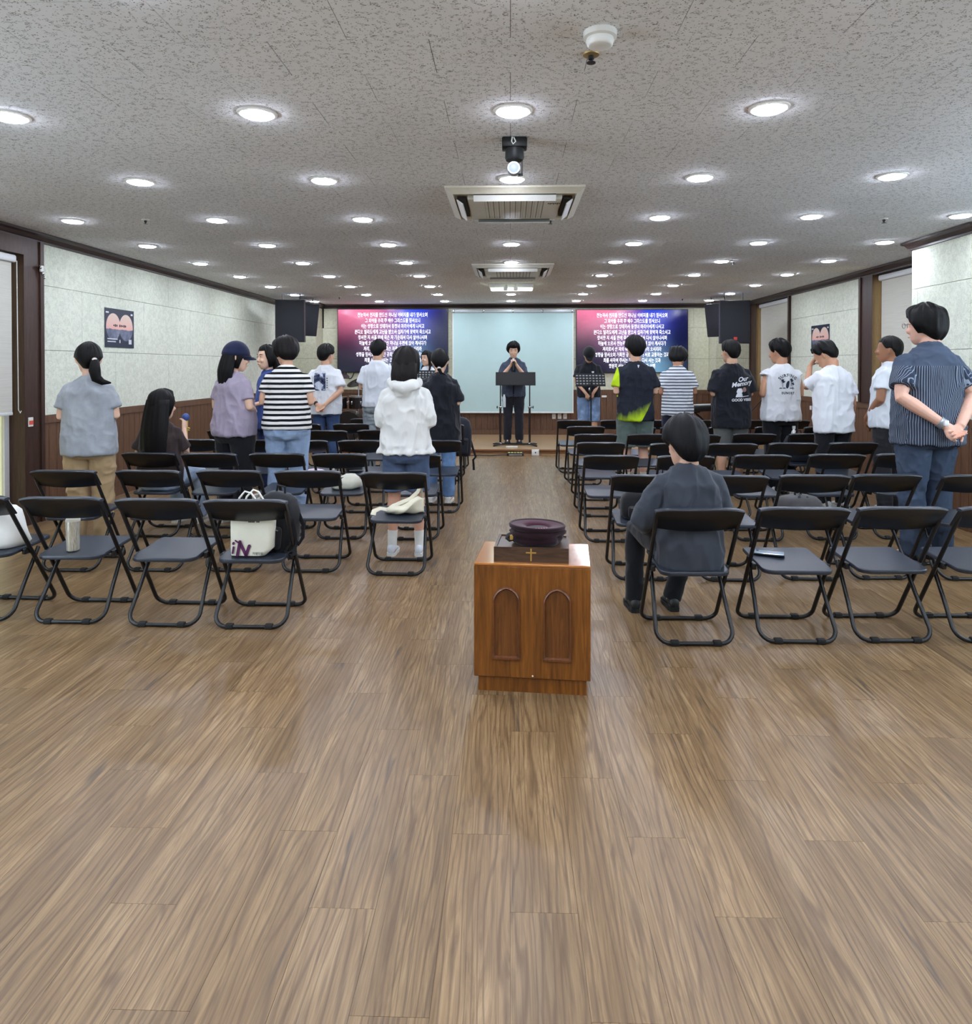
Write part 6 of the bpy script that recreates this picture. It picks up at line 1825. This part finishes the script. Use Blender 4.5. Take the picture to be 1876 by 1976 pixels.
# 11 presenter
y = at_z(990, 855, STG_H).y
i11 = person(dict(label='man in an open slate-blue shirt praying into a microphone on the stage', h=hgt(665, y, STG_H) + .02, loc=P_at(991, y, STG_H), rz=180, pose='mic', face=True, hpitch=14, curl=.8,
                  shirt=dict(mat=cloth('shirt_slate', (62, 70, 88), .12), hem=.80, loose=1.12, sleeve=.95, wr=.010), legs=dict(mat=cloth('pants_dark', (36, 38, 48), .12), wide=1.12), hair=dict(kind='mop'), skin=PALE, shoe=M_BSHOE, sole=M_BSOLE))
s_ = i11['s']
print_on(i11, poly_mesh([(-.035, -.12), (.035, -.12), (.05, .10), (-.05, .10)]), 0, 1.32 * s_, 'undershirt', M_BTEE, ydir=-1)
print_on(i11, poly_mesh([(-.012, -.26), (.012, -.26), (.012, .26), (-.012, .26)]), 0, 1.06 * s_, 'shirt_opening', M_BTEE, ydir=-1)
mc = (i11['arms'][1][2] + i11['arms'][-1][2]) / 2
Rm = Matrix.Rotation(PI, 3, 'Z')
mp = i11['root'].location + Rm @ (mc + Vector((0, .03, .06)))
def microphone(label, p, tilt):
    m = thing('microphone', label, 'microphone', p); m.rotation_euler = tilt
    MB().lathe([(.010, -.16), (.013, -.15), (.016, .0), (.019, .01)], 14).build('handle', M_BLACKP, m, True)
    MB().lathe([(.020, .008), (.026, .02), (.026, .04), (.018, .058), (0, .064)], 14).build('grille', M_CHROME, m, True)
microphone('microphone held in both hands by the praying presenter', mp, (-.25, 0, 0))
# 12 capped musician facing the hall
y = 12.2
i12 = person(dict(label='man in black cap and black T-shirt, head bowed, right of the projection screen', h=hgt(672, y, STG_H) + .02, loc=P_at(1136, y, STG_H), rz=180, pose='low', face=True, hpitch=34, curl=.8, bulk=1.02,
                  shirt=dict(mat=M_BTEE, hem=.84, loose=1.08, sleeve=.78), legs=dict(mat=denim('jeans_ripped', (108, 132, 170), (2.2, 2.1, 1.9)), wide=1.12, short=1.15, name='ripped_shorts'), cap=('black', (26, 27, 30)), hair=dict(kind='short'), skin=MID, shoe=M_BSHOE, sole=M_BSOLE))
print_on(i12, poly_mesh([(-.02, -.012), (.0, -.02), (.02, -.01), (.022, .012), (.0, .016), (-.02, .012)]), -.06 * i12['s'], 1.27 * i12['s'], 'chest_mark', M_INKW, ydir=-1)
mc = (i12['arms'][1][2] + i12['arms'][-1][2]) / 2
microphone('microphone held low by the capped musician', i12['root'].location + Rm @ (mc + Vector((0, .02, .04))), (-.1, 0, 0))
# 13 lime and black sports shirt
y = 8.2
i13 = person(dict(label='tall man in a black sports shirt with lime sleeve and flare, green-grey shorts', h=hgt(655, y), loc=P_at(1226, y), rz=4, pose='front', bulk=1.04, hyaw=4,
                  shirt=dict(mat=mat_lime(), hem=.80, loose=1.10, sleeve=.82, wr=.009), legs=dict(mat=cloth('shorts_sage', (86, 100, 96), .12), short=.92, wide=1.22, end=.095, name='shorts'), hair=dict(kind='short', thick=.026, back=-.075), skin=(216, 176, 154), sock=M_SOCKW, sock_h=.35))
print_on(i13, poly_mesh([(-.006, -.016), (.003, -.016), (.006, 0), (.012, .006), (.008, .016), (-.010, .016), (-.010, .006), (.0, .004)]), 0.005, 1.40 * i13['s'], 'collar_mark', M_INKW)
# 14 thin striped tee
y = 9.15
person(dict(label='man in a white T-shirt with thin dark stripes and navy shorts, head bowed', h=hgt(678, y) + .05, loc=P_at(1308, y), rz=-6, pose='front', hpitch=26, hyaw=-14, lean=4, bulk=1.0,
            shirt=dict(mat=stripes('stripe_thin', (220, 224, 230), (70, 82, 100), .040, .36), hem=.82, loose=1.12, sleeve=.78, wr=.010), legs=dict(mat=cloth('shorts_navy', (30, 34, 56), .12), short=.9, wide=1.15, name='shorts'), hair=dict(kind='mop', rgb=(28, 27, 32)), skin=(186, 138, 110)))
# 15 seated man in dark grey, nearest
loc, rz, _ = CHAIRS[('R1', 0)]
person(dict(label='man in a dark grey long-sleeved shirt seated in the nearest row, back to camera', h=1.42, loc=(loc.x, loc.y + .215, 0), rz=2, seat=.455, pose_l=((.315, .0, 1.10), (.17, .26, .97), (-.2, .9, -.2), (0, 0, -1)), pose_r=((.262, .02, 1.10), (.14, .26, .97), (-.2, .9, -.2), (0, 0, -1)), bulk=1.08, hyaw=10, hpitch=8, lean=4, vox=.007, hs=1.27,
            shirt=dict(mat=cloth('shirt_charcoal', (58, 63, 72), .12), hem=.80, loose=1.04, sleeve=1.55, wr=.013, deep=1.05), legs=dict(mat=M_BPANT, wide=1.0), hair=dict(kind='short', thick=.024, back=-.088, side=-.02, rgb=(30, 30, 36)), skin=(216, 180, 152),
            shoe=M_BSHOE, sole=M_BSOLE, sock=M_SOCKW, sock_h=.12, knees={-1: (-.20, .42, .49, -.215, .40), 1: (.13, .42, .50, .02, .42)}))
# 16 black tee with cartoon print
y = 8.2
i16 = person(dict(label='man in a black T-shirt printed with white Our Memory lettering', h=hgt(661, y), loc=P_at(1411, y), rz=3, pose='front', bulk=1.0, hyaw=16,
                  shirt=dict(mat=M_BTEE, hem=.74, loose=1.22, sleeve=.95, wr=.010), legs=dict(mat=cloth('shorts_grey', (96, 98, 96), .12), short=1.0, wide=1.1, name='shorts'), hair=dict(kind='short', thick=.016, back=-.066, side=.004), skin=MID))
s_ = i16['s']; X0 = .065 * s_
print_on(i16, text_mesh('Our', .070, .0, shear=.35, bold=.002), X0 + .01, 1.285 * s_, 'lettering', M_INKW, .16)
print_on(i16, text_mesh('Memory', .072, .0, shear=.35, bold=.002), X0, 1.235 * s_, 'lettering', M_INKW, .16)
print_on(i16, text_mesh('GOOD VIBES', .042, .0, bold=.0015), X0 + .005, 1.055 * s_, 'lettering', M_INKW, .03)
cat_ = [(-.055, -.05), (.03, -.05), (.028, -.02), (.018, -.005), (.03, .012), (.024, .03), (.014, .05), (.004, .034), (-.014, .036), (-.026, .048), (-.036, .026), (-.044, .010), (-.034, -.004), (-.046, -.024)]
print_on(i16, poly_mesh(cat_), X0 - .02, 1.135 * s_, 'cartoon_animal', M_INKW)
print_on(i16, poly_mesh([(.024 * math.cos(a), .028 * math.sin(a)) for a in [2 * PI * k / 14 for k in range(14)]]), X0 + .028, 1.170 * s_, 'brown_balloon', plain('print_brown', (150, 120, 110), .8), off=.0036)
print_on(i16, poly_mesh([(-.04, -.006), (.04, .006), (.042, .012), (-.036, .004)]), X0 + .045, 1.092 * s_, 'print_mark', M_INKW)
# 17 sleeveless surf shirt
y = 8.2
i17 = person(dict(label='man in a white sleeveless shirt lettered SURFING SUNSET', h=hgt(661, y), loc=P_at(1507, y), rz=4, pose='front', bulk=1.06, hyaw=30, hpitch=6,
                  shirt=dict(mat=M_WTEE, hem=.82, loose=1.12, sleeve=.12, cuff=1.1, wr=.009), legs=dict(mat=M_BPANT, wide=1.1), hair=dict(kind='short', thick=.024, back=-.062, side=-.004), skin=(196, 150, 122)))
s_ = i17['s']; zc = 1.245 * s_
def arc_text(body, size, R):
    me = text_mesh(body, size, 0.0, bold=.0012, spacing=1.25)
    for v in me.vertices:
        a = v.co.x / R; r = R + v.co.y; v.co = (r * math.sin(a), r * math.cos(a) - R, v.co.z)
    return me
M_INKN = cloth('ink_navy', (44, 54, 74), .1)
print_on(i17, arc_text('SURFING', .046, .13), .01, zc + .085, 'lettering', M_INKN)
print_on(i17, text_mesh('SUNSET', .036, 0.0, bold=.0012, spacing=1.25), .012, zc - .115, 'lettering', M_INKN)
def palm(x, z, r):
    pts = []
    for k in range(14):
        a = 2 * PI * k / 14; q = r * (1.0 if k % 2 == 0 else .35); pts.append((q * math.cos(a), q * .8 * math.sin(a)))
    print_on(i17, poly_mesh(pts, .02), x, z, 'palm_crown', M_INKN)
    print_on(i17, poly_mesh([(-.003, -.07), (.003, -.07), (.002, .0), (-.002, .0)], .02), x, z, 'palm_trunk', M_INKN)
palm(-.045, zc + .02, .028); palm(.052, zc + .03, .026); palm(.070, zc - .01, .020)
print_on(i17, poly_mesh([(.016 * math.cos(a), .045 * math.sin(a)) for a in [2 * PI * k / 16 for k in range(16)]], .02), .008, zc - .02, 'surfboard', M_INKN, -.15)
for xx, ww in ((-.07, .018), (-.03, .02), (.06, .03)):
    print_on(i17, poly_mesh([(-ww, -.004), (ww, -.004), (ww * .6, .006), (-ww * .6, .006)]), xx, zc - .06, 'wave', M_INKN)
# 18 white tee, hand to face
y = 7.3
person(dict(label='man in a plain white T-shirt with bowed head, left hand at his face', h=hgt(670, y) + .05, loc=P_at(1609, y), rz=12, pose_r='down', pose_l=((.215, .14, 1.235), (.115, .19, 1.47), (-.5, -.25, .8), (-.6, -.6, 0)), bulk=.98, hyaw=30, hpitch=28, lean=3,
            shirt=dict(mat=M_WTEE, hem=.78, loose=1.14, sleeve=.80, wr=.011), legs=dict(mat=M_BPANT, wide=1.1), hair=dict(kind='short', thick=.022, back=-.066, side=.004), skin=(196, 148, 118)))
# 19 white polo, tanned, half hidden
y = 7.1
person(dict(label='tanned man in a white polo shirt half hidden by the big man', h=hgt(655, y), loc=P_at(1716, y), rz=42, pose='low', bulk=1.12, hyaw=14, hpitch=-4,
            shirt=dict(mat=M_WTEE2, hem=.84, loose=1.06, sleeve=.62, collar=.02), legs=dict(mat=cloth('jeans_black', (40, 41, 46), .2), wide=1.05), hair=dict(kind='short', thick=.012, back=-.06, side=.012), skin=TAN))
# 20 big man in striped shirt, hands behind
y = 5.32
i20 = person(dict(label='big man in glasses and a navy pinstriped shirt, hands clasped behind, at right', h=hgt(600, y) - .0, loc=P_at(1790, y), rz=10, pose='back', bulk=1.20, hyaw=28, hpitch=2, glasses='wire', vox=.0058, curl=.55, hs=1.16, armk=.98,
                  shirt=dict(mat=stripes('pinstripe', (52, 60, 76), (136, 146, 162), .0135, .24, 'ang', .0008, 1.455, (70, 80, 98)), hem=.80, loose=1.02, sleeve=.72, wr=.010, collar=.022, vox=.0075), legs=dict(mat=denim('jeans_slate', (60, 72, 92)), wide=1.06, wr=.012), hair=dict(kind='mop', rgb=(24, 22, 24)), skin=(222, 176, 156), shoe=M_BSHOE, sole=M_BSOLE))
A = i20['arms'][-1]
MB().tube([A[2].lerp(A[1], .02), A[2].lerp(A[1], .13)], .041, 16).build('watch_strap', plain('watch_steel', (176, 180, 186), .3, .6), i20['root'], True)
wp = A[2].lerp(A[1], .07)
MB().rbox(wp.x - .018, wp.x + .018, wp.y - .050, wp.y - .036, wp.z - .016, wp.z + .022, .004).build('watch_face', plain('watch_white', (220, 222, 224), .3), i20['root'], True)
